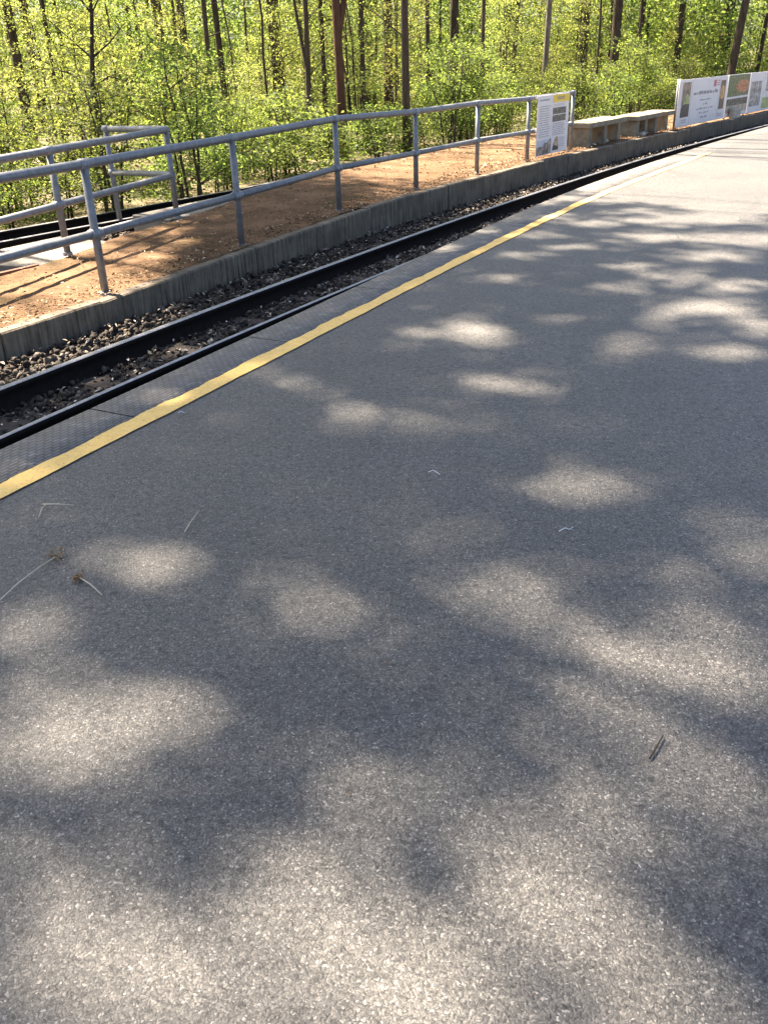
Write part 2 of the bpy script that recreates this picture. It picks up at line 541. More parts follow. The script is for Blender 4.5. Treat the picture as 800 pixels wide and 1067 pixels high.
# earth island
ys_i = np.arange(-4, 44, 0.1)
isl = [lambda y, k=k: (wall_d(y) - 0.125) * (1 - k) + back_d(y) * k for k in np.linspace(0, 1, 30)]
isl += [lambda y: back_d(y) - 0.03, lambda y: back_d(y) - 0.05]
def isl_zf(d, y):
    z = isl_z(y) + 0.012 * np.sin(d * 5 + y * 1.3) * np.sin(y * 2.1) - 0.004
    b = back_d(y)
    return np.where(d < b - 0.04, -0.25, np.where(d < b - 0.02, z - 0.02, z))
di = link('earth_island', sheet('earth_island', isl, ys_i, isl_zf, MAT['dirt'], True, 0.003))
tag(di, 'orange brown trodden earth strip between the two tracks', kind='structure')

# ------------------------------------------------------------------ retaining wall of separate concrete edge stones
wall = thing('retaining_wall', 'low grey streaked concrete edging wall between track and earth strip', 'wall', off(-0.8, 10, 0))
s = float(arc(1.0)); k = 0
inv = wall.matrix_basis.inverted()
while s < float(arc(34)):
    ln = random.uniform(0.92, 1.08)
    y0, y1 = y_at(s + 0.004), y_at(s + ln - 0.004)
    yy = np.linspace(y0, y1, 5)
    dz = random.uniform(-0.008, 0.008); dd0 = random.uniform(-0.006, 0.006)
    prof = [(0.0, -0.26), (0.0, -0.014), (-0.012, 0.0), (-0.108, 0.0), (-0.12, -0.014), (-0.12, -0.26)]
    V = []; UV = []
    for (pd, pz) in prof:
        for t in yy:
            d = float(wall_d(t)) + pd + dd0
            z = (float(isl_z(t)) + 0.004 + dz + pz + (random.uniform(-0.004, 0.002) if pz > -0.02 else 0)) if pz > -0.2 else -0.26
            V.append(off(d, t, z) - wall.location)
            UV.append((float(arc(t)) + k * 0.37, z + pd))
    F = []
    n5 = len(yy)
    for a in range(len(prof) - 1):
        for b in range(n5 - 1):
            F.append((a * n5 + b, (a + 1) * n5 + b, (a + 1) * n5 + b + 1, a * n5 + b + 1))
    me = bpy.data.meshes.new('edge_stone')
    caps = [tuple(a * n5 for a in range(len(prof)))[::-1], tuple(a * n5 + n5 - 1 for a in range(len(prof)))]
    me.from_pydata(V, [], F + caps)
    l = me.uv_layers.new(name='UVMap')
    for poly in me.polygons:
        for li in poly.loop_indices:
            l.data[li].uv = UV[me.loops[li].vertex_index]
    me.materials.append(MAT['wall'])
    link('edge_stone', me, wall)
    s += ln; k += 1

# ------------------------------------------------------------------ steel tread plates along the platform edge
PLATE_END = 14.2
s0 = float(arc(y_at(float(arc(4.78)) - 1.42 * 5)))
s = s0; k = 0
plate_label = 'dark steel tread plate with raised lozenges beside the yellow line'
while y_at(s) < PLATE_END:
    y0, y1 = y_at(s + 0.005), y_at(s + 1.42 - 0.005)
    yy = np.linspace(y0, y1, 8)
    cxy = off(0.95, float(yy[4]), 0)
    prof = [(0.782, -0.03), (0.782, -0.003), (0.785, 0.0), (1.19, 0.0), (1.19, -0.02)]
    V = []; UV = []
    for (pd, pz) in prof:
        for t in yy:
            V.append(off(pd - 0.075 * float(sst(6, 13, t)) * (pd < 1), t, float(plat_z(t)) + 0.002 + pz) - cxy)
            UV.append((float(arc(t)), pd))
    F = []
    n5 = len(yy)
    for a in range(len(prof) - 1):
        for b in range(n5 - 1):
            F.append((a * n5 + b, a * n5 + b + 1, (a + 1) * n5 + b + 1, (a + 1) * n5 + b))
    V = np.array([tuple(v) for v in V]); F = np.array(F)[:, ::-1]
    o = link('tread_plate', np_mesh('tread_plate', V, F, MAT['plate'], False, np.array(UV)), None, cxy)
    tag(o, plate_label, 'tread plate', 'steel tread plates along the platform edge')
    s += 1.42; k += 1
# beyond the plates a plain asphalt lip
lp = link('platform_lip', sheet('platform_lip', [0.70, 0.705, 1.14], np.arange(y_at(s) + 0.002, 45, 0.25), lambda d, y: np.where(d < 0.703, -0.24, plat_z(y) - 0.001), MAT['asphalt']))
tag(lp, 'plain asphalt lip of the far platform edge', kind='structure')

# painted line
ysl = np.arange(-6, 15.5, 0.02)
wob = lambda y, a, ph: a * (np.sin(y * 7.3 + ph) * 0.5 + np.sin(y * 17.1 + ph * 2) * 0.3 + np.sin(y * 41 + ph) * 0.2)
yl = link('yellow_line', sheet('yellow_line', [lambda y: 1.100 + wob(y, 0.014, 1) + 0.004 * np.sin(y * 93) * np.sin(y * 57), lambda y: 1.135 + 0 * y, lambda y: 1.18 + 0 * y, lambda y: 1.220 - 0.02 * sst(5, 12, y) - 0.05 * sst(14.2, 15.6, y) + wob(y, 0.004, 3)], ysl,
          lambda d, y: plat_z(y) + 0.0062, MAT['yellow']))
tag(yl, 'hand painted yellow safety line along the platform', kind='structure')

# ------------------------------------------------------------------ rails
def rail(dfun, y0, y1, label, z_head=RAIL_Z, hw=0.025):
    ys = np.arange(y0, y1, 0.2)
    ym = float((y0 + y1) / 2); org = off(float(dfun(np.array([ym]))[0]), ym, 0)
    root = thing('rail', label, 'rail', org)
    def sweep(name, prof, mat, closed, smooth=False):
        n = len(prof); V = []
        for (pd, pz) in prof:
            P = offn(dfun(ys) + pd, ys)
            V.append(np.c_[P, np.full(len(ys), z_head + pz)])
        ny = len(ys)
        V = np.concatenate(V) - np.array(org)
        F = []
        for a in range(n if closed else n - 1):
            b = (a + 1) % n
            j = np.arange(ny - 1)
            F.append(np.c_[a * ny + j, a * ny + j + 1, b * ny + j + 1, b * ny + j])
        o = link(name, np_mesh(name, V, np.concatenate(F)[:, ::-1], mat, smooth), root)
        return o
    sweep('web', [(hw, -0.004), (hw, -0.030), (0.007, -0.042), (0.007, -0.112), (0.050, -0.126), (0.050, -0.136),
                  (-0.050, -0.136), (-0.050, -0.126), (-0.007, -0.112), (-0.007, -0.042), (-hw, -0.030), (-hw, -0.004)][::-1], MAT['rail_side'], True)
    sweep('running_surface', [(-hw, -0.004), (0.006 - hw, 0.0), (hw - 0.006, 0.0), (hw, -0.004)][::-1], MAT['steel_head'], False, True)
    return root
rail(lambda y: 0 * y, -4, 44, 'dark rail with shiny top nearest the concrete edging wall')
rail(lambda y: 0 * y + 0.632, -4, 44, 'thin shiny rail close against the tread plates', -0.008, 0.016)
rail(lambda y: track2_d(y), 3, 40, 'dark rail at the forest side of the rear track')
rail(lambda y: track2_d(y) + 0.61, 3, 40, 'rail of the rear track nearest the earth strip')

# sleepers
def sleepers(dc, ys, label, group, zt):
    mb = MB(); mb.box(-0.52, 0.52, -0.085, 0.085, -0.10, 0.0)
    proto = None
    out = []
    for i, y in enumerate(ys):
        d = float(dc(np.array([y]))[0])
        if proto is None:
            proto = mb.build('sleeper', MAT['sleeper'], None, False, 0.008); o = proto
        else:
            o = proto.copy(); col.objects.link(o)
        o.location = off(d, y, zt + random.uniform(-0.006, 0.004))
        t = tang(y)
        o.rotation_euler = (0, 0, math.atan2(-t.x, t.y) + random.uniform(-0.02, 0.02))
        tag(o, label, 'sleeper', group)
        out.append(o)
    return out
sl_s = [float(arc(5.38)) + 0.77 * i for i in range(-4, 12)]
sl = sleepers(lambda y: 0 * y + 0.32, [float(y_at(v)) for v in sl_s], 'dark tarred sleeper half buried in the stones of the near track', 'sleepers of the near track', -0.142)
tag(sl[3], 'dark sleeper of the near track carrying a yellow paint mark')
mk = MB(); mk.box(0.02, 0.18, -0.026, 0.026, 0.0, 0.003)
mk.build('paint_mark', MAT['yellow'], sl[3])
sleepers(lambda y: track2_d(y) + 0.305, [float(y_at(float(arc(7.2)) + 0.8 * i)) for i in range(0, 9)], 'dark sleeper lying under the rear track', 'sleepers of the rear track', -0.15)

# ------------------------------------------------------------------ crushed stone and fallen leaves
def ico():
    p = (1 + 5 ** 0.5) / 2
    v = np.array([(-1, p, 0), (1, p, 0), (-1, -p, 0), (1, -p, 0), (0, -1, p), (0, 1, p), (0, -1, -p), (0, 1, -p), (p, 0, -1), (p, 0, 1), (-p, 0, -1), (-p, 0, 1)], float)
    v /= np.linalg.norm(v[0])
    f = np.array([(0, 11, 5), (0, 5, 1), (0, 1, 7), (0, 7, 10), (0, 10, 11), (1, 5, 9), (5, 11, 4), (11, 10, 2), (10, 7, 6), (7, 1, 8), (3, 9, 4), (3, 4, 2), (3, 2, 6), (3, 6, 8), (3, 8, 9), (4, 9, 5), (2, 4, 11), (6, 2, 10), (8, 6, 7), (9, 8, 1)])
    return v, f
def rand_rot(n):
    q = rng.normal(size=(n, 4)); q /= np.linalg.norm(q, axis=1)[:, None]
    w, x, y, z = q.T
    return np.stack([np.stack([1 - 2 * (y * y + z * z), 2 * (x * y - z * w), 2 * (x * z + y * w)], -1),
                     np.stack([2 * (x * y + z * w), 1 - 2 * (x * x + z * z), 2 * (y * z - x * w)], -1),
                     np.stack([2 * (x * z - y * w), 2 * (y * z + x * w), 1 - 2 * (x * x + y * y)], -1)], 1)
def stones_mesh(name, C, r, mat):
    v, f = ico()
    n = len(C)
    jit = v[None] * rng.uniform(0.55, 1.15, (n, 12, 1)) + rng.normal(0, 0.17, (n, 12, 3))
    jit *= rng.uniform((0.8, 0.7, 0.5), (1.35, 1.1, 0.85), (n, 3))[:, None, :]
    R_ = rand_rot(n)
    P = np.einsum('nij,nkj->nki', R_, jit) * r[:, None, None] + C[:, None, :]
    F = (np.arange(n)[:, None, None] * 12 + f[None]).reshape(-1, 3)
    return np_mesh(name, P.reshape(-1, 3), F, mat)
def strip_points(dlo, dhi, y0, y1, n):
    y = rng.uniform(y0, y1, n); u = rng.uniform(0, 1, n)
    d = dlo(y) * (1 - u) + dhi(y) * u
    return offn(d, y), y, d
Cs = []; Rs = []
for (lo, hi, y0, y1, n, r0, r1) in [
    (lambda y: wall_d(y) + 0.02, lambda y: 0 * y - 0.045, 2.0, 9.0, 4600, 0.011, 0.034), (lambda y: 0 * y + 0.045, lambda y: 0 * y + 0.60, 2.0, 9.0, 4300, 0.010, 0.028),
    (lambda y: wall_d(y) + 0.02, lambda y: 0 * y - 0.045, 9.0, 27, 7000, 0.014, 0.030), (lambda y: 0 * y + 0.045, lambda y: 0 * y + 0.70, 9.0, 22, 4200, 0.013, 0.028),
    (lambda y: track2_d(y) + 0.65, lambda y: back_d(y) - 0.03, 5.0, 13, 3000, 0.015, 0.032), (lambda y: track2_d(y) + 0.05, lambda y: track2_d(y) + 0.56, 6.0, 13, 1500, 0.015, 0.030)]:
    P, y, d = strip_points(lo, hi, y0, y1, n)
    r = r0 + (r1 - r0) * rng.uniform(0, 1, n) ** 1.6
    if y0 < 9 and d.min() > 0:
        ds_ = np.abs(arc(y)[:, None] - np.array(sl_s)[None]).min(1)
        k_ = (ds_ > 0.085) | (rng.uniform(0, 1, len(y)) > 0.8)
        P, y, d, r = P[k_], y[k_], d[k_], r[k_]
    heap = np.where(d < 0, 0.020 * np.abs(np.sin(y * 3.1 + d * 4)), 0)
    z = bed_z(y) + np.where(d > 0.03, 0.02, 0) + r * rng.uniform(0.0, 0.9, len(y)) + heap * rng.uniform(0, 1, len(y))
    Cs.append(np.c_[P, z]); Rs.append(r)
g = link('gravel', stones_mesh('gravel', np.concatenate(Cs), np.concatenate(Rs), MAT['stones']))
tag(g, 'dark crushed stone ballast filling both tracks', 'ballast', kind='stuff')

def flake_mesh(name, C, size, up, mat):
    """small bent leaves: two quads each"""
    n = len(C)
    nrm = np.array([0, 0, 1.0]) + rng.normal(0, up, (n, 3)); nrm /= np.linalg.norm(nrm, axis=1)[:, None]
    a = rng.normal(size=(n, 3)); a -= nrm * (a * nrm).sum(1)[:, None]; a /= np.linalg.norm(a, axis=1)[:, None]
    b = np.cross(nrm, a)
    L = size[:, None]; Wd = size[:, None] * rng.uniform(0.25, 0.5, (n, 1))
    fold = nrm * Wd * rng.uniform(-0.2, 0.9, (n, 1))
    pts = np.stack([C - a * L, C - b * Wd + fold, C + a * L * 0.9, C + b * Wd + fold], 1)
    F = (np.arange(n)[:, None] * 4)
    F = np.concatenate([F + np.array([0, 1, 2]), F + np.array([0, 2, 3])], 0)
    return np_mesh(name, pts.reshape(-1, 3), F, mat)
Ls = []; Sz = []
for (lo, hi, y0, y1, n, zf, s0_, s1_) in [
    (lambda y: back_d(y) + 0.02, lambda y: wall_d(y) - 0.13, 4.5, 12, 2200, lambda y, d: isl_z(y) + 0.014, 0.006, 0.020),
    (lambda y: wall_d(y) - 0.50, lambda y: wall_d(y) - 0.06, 4.5, 12, 2600, lambda y, d: isl_z(y) + 0.016, 0.007, 0.024),
    (lambda y: back_d(y) + 0.02, lambda y: wall_d(y) - 0.13, 12, 27, 2600, lambda y, d: isl_z(y) + 0.014, 0.012, 0.035),
    (lambda y: wall_d(y) - 0.55, lambda y: wall_d(y) - 0.08, 12, 20, 2600, lambda y, d: isl_z(y) + 0.016, 0.010, 0.028)]:
    P, y, d = strip_points(lo, hi, y0, y1, n)
    Ls.append(np.c_[P, zf(y, d) + rng.uniform(0, 0.012, n)]); Sz.append(rng.uniform(s0_, s1_, n))
o = link('leaf_litter', flake_mesh('leaf_litter', np.concatenate(Ls), np.concatenate(Sz), 0.35, MAT['litter']))
tag(o, 'dead brown leaves strewn over the earth strip', 'leaf litter', kind='stuff')
Ls = []; Sz = []
for (lo, hi, y0, y1, n) in [(lambda y: wall_d(y) + 0.05, lambda y: 0 * y - 0.05, 3.5, 12, 650), (lambda y: 0 * y + 0.06, lambda y: 0 * y + 0.6, 3.0, 8, 320),
                            (lambda y: 0 * y + 0.12, lambda y: 0 * y + 0.66, 8.0, 19, 1500), (lambda y: wall_d(y) + 0.2, lambda y: 0 * y - 0.05, 10, 27, 1200)]:
    P, y, d = strip_points(lo, hi, y0, y1, n)
    Ls.append(np.c_[P, bed_z(y) + 0.04 + rng.uniform(0, 0.02, n)]); Sz.append(rng.uniform(0.009, 0.026, n))
o = link('catkin_litter', flake_mesh('catkin_litter', np.concatenate(Ls), np.concatenate(Sz), 0.4, MAT['pale_litter']))
tag(o, 'pale dry catkins and leaf scraps lying on the ballast', 'leaf litter', kind='stuff')

# ------------------------------------------------------------------ tubular handrails
POST_R, RAIL_R = 0.0305, 0.0335
def handrail(label, posts, segs_top, segs_mid, sleeves, loc):
    root = thing('handrail', label, 'railing', loc)
    O = Vector(loc)
    for (b, top, m) in posts:
        mb = MB(); mb.tube([b - O, Vector((top.x, top.y, top.z - 0.01)) - O], POST_R, 14)
        po = mb.build('post', MAT['galv'], root, True)
        mb = MB(); mb.tube([b - O + Vector((0, 0, -0.02)), b - O + Vector((0, 0, 0.010))], 0.044, 14)
        mb.build('foot_flange', MAT['galv_dull'], po)
        if m is not None:
            mb = MB(); mb.tube([m - O - Vector((0, 0, 0.036)), m - O + Vector((0, 0, 0.036))], 0.039, 14)
            mb.build('fitting', MAT['galv_dull'], po, True)
    for pts in segs_top:
        mb = MB(); mb.tube([p - O for p in pts], RAIL_R, 16); mb.build('top_rail', MAT['galv'], root, True)
    for pts in segs_mid:
        mb = MB(); mb.tube([p - O for p in pts], RAIL_R * 0.93, 16); mb.build('mid_rail', MAT['galv'], root, True)
    for (a, b) in sleeves:
        mb = MB(); mb.tube([a - O, b - O], RAIL_R + 0.0045, 16); mb.build('sleeve', MAT['galv_dull'], root, True)
    return root
fp = [(-2.103, 6.924, 0.970), (-1.25, 8.549, 1.000), (-0.387, 10.235, 1.035), (0.53, 11.693, 1.005), (1.445, 13.161, 1.012), (2.351, 14.482, 0.990), (3.295, 15.89, 1.0)]
fp = [(-3.62, 3.60, 0.955), (-2.88, 5.26, 0.962)] + fp
fz = [float(isl_z(y - 0.4)) for (x, y, z) in fp]
tops = [Vector(p) for p in fp]
bases = [Vector((p[0], p[1], z)) for p, z in zip(fp, fz)]
mids = [Vector((p[0], p[1], z + (p[2] - z) * 0.475)) for p, z in zip(fp, fz)]
def along(pts, i, j):
    out = []
    for a, b in zip(pts[i:j], pts[i + 1:j + 1]):
        out += [a]
    return out + [pts[j]]
sleeves = []
for i in range(1, 9):
    d = (tops[i] - tops[i - 1]).normalized()
    sleeves.append((tops[i] - d * 0.05, tops[i] + d * (0.05 if i < 8 else 0.03)))
segm = []
for i in range(8):
    d = (mids[i + 1] - mids[i]).normalized()
    segm.append([mids[i] + d * 0.02, mids[i + 1] - d * 0.02])
for i in range(1, 9):
    d = (mids[i] - mids[i - 1]).normalized()
    sleeves.append((mids[i] - d * 0.058, mids[i] - d * 0.022))
    if i < 8:
        d = (mids[i + 1] - mids[i]).normalized()
        sleeves.append((mids[i] + d * 0.022, mids[i] + d * 0.058))
handrail('long grey tubular handrail running beside the concrete edging wall', list(zip(bases, tops, mids)), [tops], segm, sleeves, (fp[4][0], fp[4][1], fz[4]))

rA, rB, rC = Vector((-2.834, 8.40, 0.076)), Vector((-2.17, 10.20, 0.105)), Vector((-3.02, 10.98, -0.12))
rZ = Vector((-3.42, 6.62, 0.03))
tz = 0.955; mz = 0.52
rt = [Vector((rZ.x, rZ.y, 0.93)), Vector((rA.x, rA.y, 0.955)), Vector((rB.x, rB.y, 0.985)), Vector((rC.x, rC.y, 0.965))]
rm = [Vector((rZ.x, rZ.y, 0.47)), Vector((rA.x, rA.y, 0.50)), Vector((rB.x, rB.y, 0.53)), Vector((rC.x, rC.y, 0.50))]
dAB = (rt[2] - rt[1]).normalized(); dBC = (rt[3] - rt[2]).normalized()
top_path = [rt[0], rt[1], rt[2] + dAB * 0.02, rt[2] + dAB * 0.05 + dBC * 0.04, rt[2] + dAB * 0.05 + dBC * 0.10, rt[3]]
mid_path = [rm[0], rm[1], rm[2] + dAB * 0.03, rm[2] + dAB * 0.06 + dBC * 0.04, rm[2] + dAB * 0.06 + dBC * 0.10, rm[3]]
sl2 = [(rt[1] - dAB * 0.05, rt[1] + dAB * 0.05), (rm[1] - dAB * 0.058, rm[1] - dAB * 0.02), (rm[1] + dAB * 0.02, rm[1] + dAB * 0.058), (rt[3] - dBC * 0.06, rt[3] + dBC * 0.03)]
handrail('short grey handrail with a returned end behind the long railing', [(rZ, rt[0], rm[0]), (rA, rt[1], rm[1]), (rB, rt[2], None), (rC, rt[3], rm[3])], [top_path], [mid_path], sl2, tuple(rA))

# crossing slab, step and timber edge behind the rear handrail
def poly_slab(name, pts, z0, z1, mat, label, cat, bevel=0.01):
    c = sum((Vector((p[0], p[1], 0)) for p in pts), Vector()) / len(pts)
    n = len(pts)
    V = [(p[0] - c.x, p[1] - c.y, z0) for p in pts] + [(p[0] - c.x, p[1] - c.y, z1) for p in pts]
    F = [tuple(reversed(range(n))), tuple(range(n, 2 * n))] + [(i, (i + 1) % n, n + (i + 1) % n, n + i) for i in range(n)]
    mb = MB(); mb.add(V, F)
    return tag(mb.build(name, mat, None, False, bevel, (c.x, c.y, 0)), label, cat)
def q(d, y): v = off(d, y); return (v.x, v.y)
poly_slab('crossing_slab', [q(-3.66, 6.95), q(-3.62, 8.2), q(-2.62, 8.15), q(-2.45, 7.15)], -0.22, -0.035, MAT['slab'], 'pale sunlit concrete slab between the rear handrail and rear track', 'slab')
poly_slab('concrete_step', [q(-3.42, 8.95), q(-3.42, 10.3), q(-2.74, 10.15), q(-2.74, 8.85)], -0.22, 0.065, MAT['slab'], 'grey concrete step block at the returned end of the handrail', 'step')
poly_slab('timber_edge', [q(-2.52, 6.25), q(-2.44, 7.05), q(-2.39, 7.03), q(-2.47, 6.22)], -0.22, 0.02, MAT['timber'], 'red brown timber edge board below the rear handrail', 'edge board', 0.004)

# ------------------------------------------------------------------ benches
def bench(y0, y1, legs, zt, label):
    d0 = -1.04
    ym = (y0 + y1) / 2
    A, B = off(d0, y0), off(d0, y1)
    mid = (A + B) / 2
    t = (B - A).normalized(); ln = (B - A).length
    root = thing('concrete_bench', label, 'bench', (mid.x, mid.y, float(isl_z(ym))), math.atan2(t.y, t.x))
    # local X runs along the bench, local -Y faces the near track
    mb = MB(); mb.box(-ln / 2, ln / 2, -0.04, 0.47, zt - 0.085, zt); mb.build('seat', MAT['bench'], root, False, 0.012)
    for y in legs:
        x = (off(d0, y) - mid).dot(t)
        mb = MB(); mb.box(x - 0.065, x + 0.065, 0.0, 0.42, -0.06, zt - 0.087); mb.build('leg', MAT['bench'], root, False, 0.008)
    return root
bench(15.80, 17.25, (15.90, 16.47, 17.0), 0.395, 'chunky concrete bench nearest the information sign')
bench(17.68, 18.74, (17.78, 18.14, 18.58), 0.372, 'middle concrete bench between two similar ones')
bench(18.96, 19.36, (19.06,), 0.372, 'short concrete bench beside the banner boards')

def rock(name, p, r, label, mat=None, flat=0.6):
    me = stones_mesh(name, np.array([[0, 0, 0.0]]), np.array([r]), mat or MAT['stone'])
    o = link(name, me, None, p); o.scale = (1, 1, flat)
    return tag(o, label, 'stone')
for (d, y, r, lb) in [(-1.02, 16.02, 0.07, 'small pale stone beside the first bench leg next to the information sign'), (-1.10, 16.62, 0.11, 'large pale stone under the bench by the information sign'),
                      (-1.0, 17.86, 0.10, 'pale stone in the gap between the first and middle benches'), (-1.1, 18.30, 0.07, 'small pale stone under the middle bench')]:
    rock('pale_stone', off(d, y, float(isl_z(y)) + 0.03), r, lb)
# ------------------------------------------------------------------ information sign and banner boards
def picture_mat(name, stops, scale, stretch=(1, 1, 1)):
    m, nt, b = new_mat(name)
    n = noise(nt, coords(nt, 'Object', stretch), scale, 5, 0.6)
    r = ramp(nt, stops)
    nt.links.new(n.outputs[0], r.inputs[0]); nt.links.new(r.outputs[0], b.inputs['Base Color'])
    b.inputs['Roughness'].default_value = 0.4
    return m
PIC = dict(
    strip=picture_mat('printed_landscape', [(0.38, (0.05, 0.047, 0.043)), (0.55, (0.12, 0.112, 0.098)), (0.68, (0.34, 0.32, 0.24))], 9, (1, 1, 3)),
    town=picture_mat('printed_town_view', [(0.38, (0.05, 0.05, 0.06)), (0.5, (0.2, 0.18, 0.17)), (0.62, (0.5, 0.38, 0.28))], 12, (1.5, 1, 0.8)),
    sky=picture_mat('printed_sky', [(0.3, (0.42, 0.46, 0.55)), (0.7, (0.62, 0.64, 0.68))], 5),
    sand=picture_mat('printed_rock', [(0.35, (0.22, 0.15, 0.1)), (0.6, (0.60, 0.42, 0.26))], 9),
    portrait=picture_mat('printed_interior', [(0.35, (0.10, 0.07, 0.06)), (0.55, (0.30, 0.21, 0.16)), (0.7, (0.5, 0.42, 0.36))], 7),
    greenspot=picture_mat('printed_green_cloth', [(0.4, (0.20, 0.26, 0.10)), (0.65, (0.55, 0.58, 0.24))], 9),
    black=picture_mat('printed_dark_clothes', [(0.4, (0.012, 0.013, 0.016)), (0.7, (0.05, 0.055, 0.07))], 9),
    orange=picture_mat('printed_lamp_glow', [(0.38, (0.28, 0.12, 0.04)), (0.6, (0.72, 0.40, 0.14))], 8),
    brown=picture_mat('printed_dark_room', [(0.4, (0.035, 0.02, 0.018)), (0.65, (0.22, 0.13, 0.1))], 11),
    leaves=picture_mat('printed_leaves', [(0.38, (0.02, 0.03, 0.015)), (0.52, (0.08, 0.13, 0.04)), (0.66, (0.3, 0.34, 0.18))], 22),
    redflower=picture_mat('printed_red_blossom', [(0.38, (0.2, 0.05, 0.02)), (0.56, (0.55, 0.2, 0.07)), (0.7, (0.75, 0.5, 0.3))], 18),
    dark=picture_mat('printed_dark_street', [(0.42, (0.02, 0.022, 0.02)), (0.58, (0.10, 0.10, 0.08)), (0.7, (0.5, 0.5, 0.45))], 10, (1, 1, 2)),
    road=picture_mat('printed_road', [(0.4, (0.33, 0.27, 0.2)), (0.6, (0.5, 0.44, 0.36))], 6),
    grey=picture_mat('printed_grey_view', [(0.38, (0.12, 0.11, 0.11)), (0.55, (0.38, 0.36, 0.36)), (0.7, (0.66, 0.63, 0.64))], 9),
    meadow=picture_mat('printed_meadow', [(0.4, (0.24, 0.34, 0.10)), (0.6, (0.46, 0.52, 0.24))], 8),
    pale=picture_mat('printed_pale_sky', [(0.4, (0.62, 0.60, 0.62)), (0.6, (0.74, 0.72, 0.72))], 4),
)
def face_board(label, cat, name, P0, P1, z0, h, th=0.012):
    """a thin panel standing between two ground points; local X along it, local -Y the printed face"""
    t = (P1 - P0); ln = t.length
    root = thing(name, label, cat, (P0.x, P0.y, z0), math.atan2(t.y, t.x))
    mb = MB(); mb.box(0, ln, 0, th, 0, h); mb.build('panel', MAT['white'], root, False, 0.002)
    return root, ln, h
def flat(root, name, mat, L, Hh, u0, u1, v0, v1, layer=1):
    """a printed patch on a board: u from its left end, v from its top (fractions)"""
    y = -0.002 * layer
    mb = MB(); mb.box(u0 * L, u1 * L, y, y + 0.0018, (1 - v1) * Hh, (1 - v0) * Hh)
    return mb.build(name, mat, root)
def print_poly(root, name, mat, L, Hh, pts, layer=2):
    y = -0.002 * layer; n = len(pts)
    V = [(u * L, y, (1 - v) * Hh) for u, v in pts] + [(u * L, y + 0.0018, (1 - v) * Hh) for u, v in pts]
    F = [tuple(range(n)), tuple(range(n, 2 * n))[::-1]] + [(i, n + i, n + (i + 1) % n, (i + 1) % n) for i in range(n)]
    mb = MB(); mb.add(V, F); return mb.build(name, mat, root)
def writing(root, L, Hh, u0, u1, v0, v1, lines, mat, fill=0.5, gap=0.25, centre=False, widths=None):
    """rows of small print too fine to read: word-length strokes, one mesh for the block"""
    mb = MB()
    for i in range(lines):
        vt = v0 + (v1 - v0) * (i + 0.2) / lines; vb = v0 + (v1 - v0) * (i + 0.2 + fill) / lines
        w = (widths[i] if widths else random.uniform(0.8, 1.0)) * (u1 - u0)
        a = u0 + (u1 - u0 - w) / 2 if centre else u0
        x = a
        while x < a + w - 0.004:
            l = min(random.uniform(0.045, 0.16) * max(0.5, (u1 - u0)), a + w - x)
            n = max(1, int(l / (0.016 * 1.2)))
            for k in range(n):
                c0 = x + l * k / n; c1 = x + l * (k + 0.78) / n
                hh = random.uniform(0.55, 1.0)
                mb.box(c0 * L, c1 * L, -0.0042, -0.0022, (1 - vb) * Hh, (1 - (vb - (vb - vt) * hh)) * Hh)
            x += l + gap * 0.09 * (u1 - u0)
    return mb.build('lettering', mat, root)

# sign hung on the end bay of the long railing
S0, S1 = tops[7].copy(), tops[8].copy()
dd_ = (S1 - S0); dn = Vector((dd_.y, -dd_.x, 0)).normalized()
P0 = S0 + dd_ * 0.11 + dn * 0.062; P1 = S0 + dd_ * 0.82 + dn * 0.062
sg, L, Hh = face_board('white information sign with yellow corner hung on the end of the long railing', 'sign', 'information_sign', P0, P1, 0.165, 0.85)
flat(sg, 'yellow_header', MAT['yellow_panel'], L, Hh, 0.47, 0.985, 0.008, 0.135)
flat(sg, 'photo_print', PIC['strip'], L, Hh, 0.47, 0.90, 0.225, 0.335)
flat(sg, 'photo_print', PIC['strip'], L, Hh, 0.47, 0.90, 0.35, 0.46)
flat(sg, 'sky_print', PIC['sky'], L, Hh, 0.0, 0.47, 0.74, 0.99)
print_poly(sg, 'town_print', PIC['town'], L, Hh, [(0.0, 0.985), (0.0, 0.86), (0.10, 0.84), (0.20, 0.85), (0.25, 0.78), (0.32, 0.80), (0.44, 0.72), (0.44, 0.985)])
print_poly(sg, 'rock_print', PIC['sand'], L, Hh, [(0.50, 0.94), (0.52, 0.86), (0.60, 0.73), (0.68, 0.72), (0.70, 0.94)])
print_poly(sg, 'figure_print', PIC['black'], L, Hh, [(0.51, 0.95), (0.53, 0.88), (0.58, 0.86), (0.64, 0.90), (0.69, 0.88), (0.69, 0.95)], 3)
writing(sg, L, Hh, 0.06, 0.42, 0.055, 0.09, 1, MAT['ink'], 0.7)
writing(sg, L, Hh, 0.06, 0.40, 0.165, 0.70, 14, MAT['ink'], 0.35)
writing(sg, L, Hh, 0.50, 0.90, 0.165, 0.205, 2, MAT['ink'], 0.3)
writing(sg, L, Hh, 0.48, 0.90, 0.48, 0.70, 7, MAT['ink'], 0.4)
writing(sg, L, Hh, 0.72, 0.93, 0.74, 0.92, 6, MAT['ink'], 0.3)
mb = MB()
for (i, v) in enumerate((0.045, 0.075)):
    x = 0.60
    while x < 0.82:
        mb.box(x * L, (x + 0.018) * L, -0.0064, -0.0042, (1 - v - 0.018) * Hh, (1 - v) * Hh); x += 0.03
mb.build('header_lettering', MAT['ink'], sg)
mb = MB(); mb.box(0.15 * L, 0.19 * L, 0.012, 0.05, 0.79, 0.815); mb.box(0.80 * L, 0.84 * L, 0.012, 0.05, 0.79, 0.815)
mb.build('clamp', MAT['galv_dull'], sg)

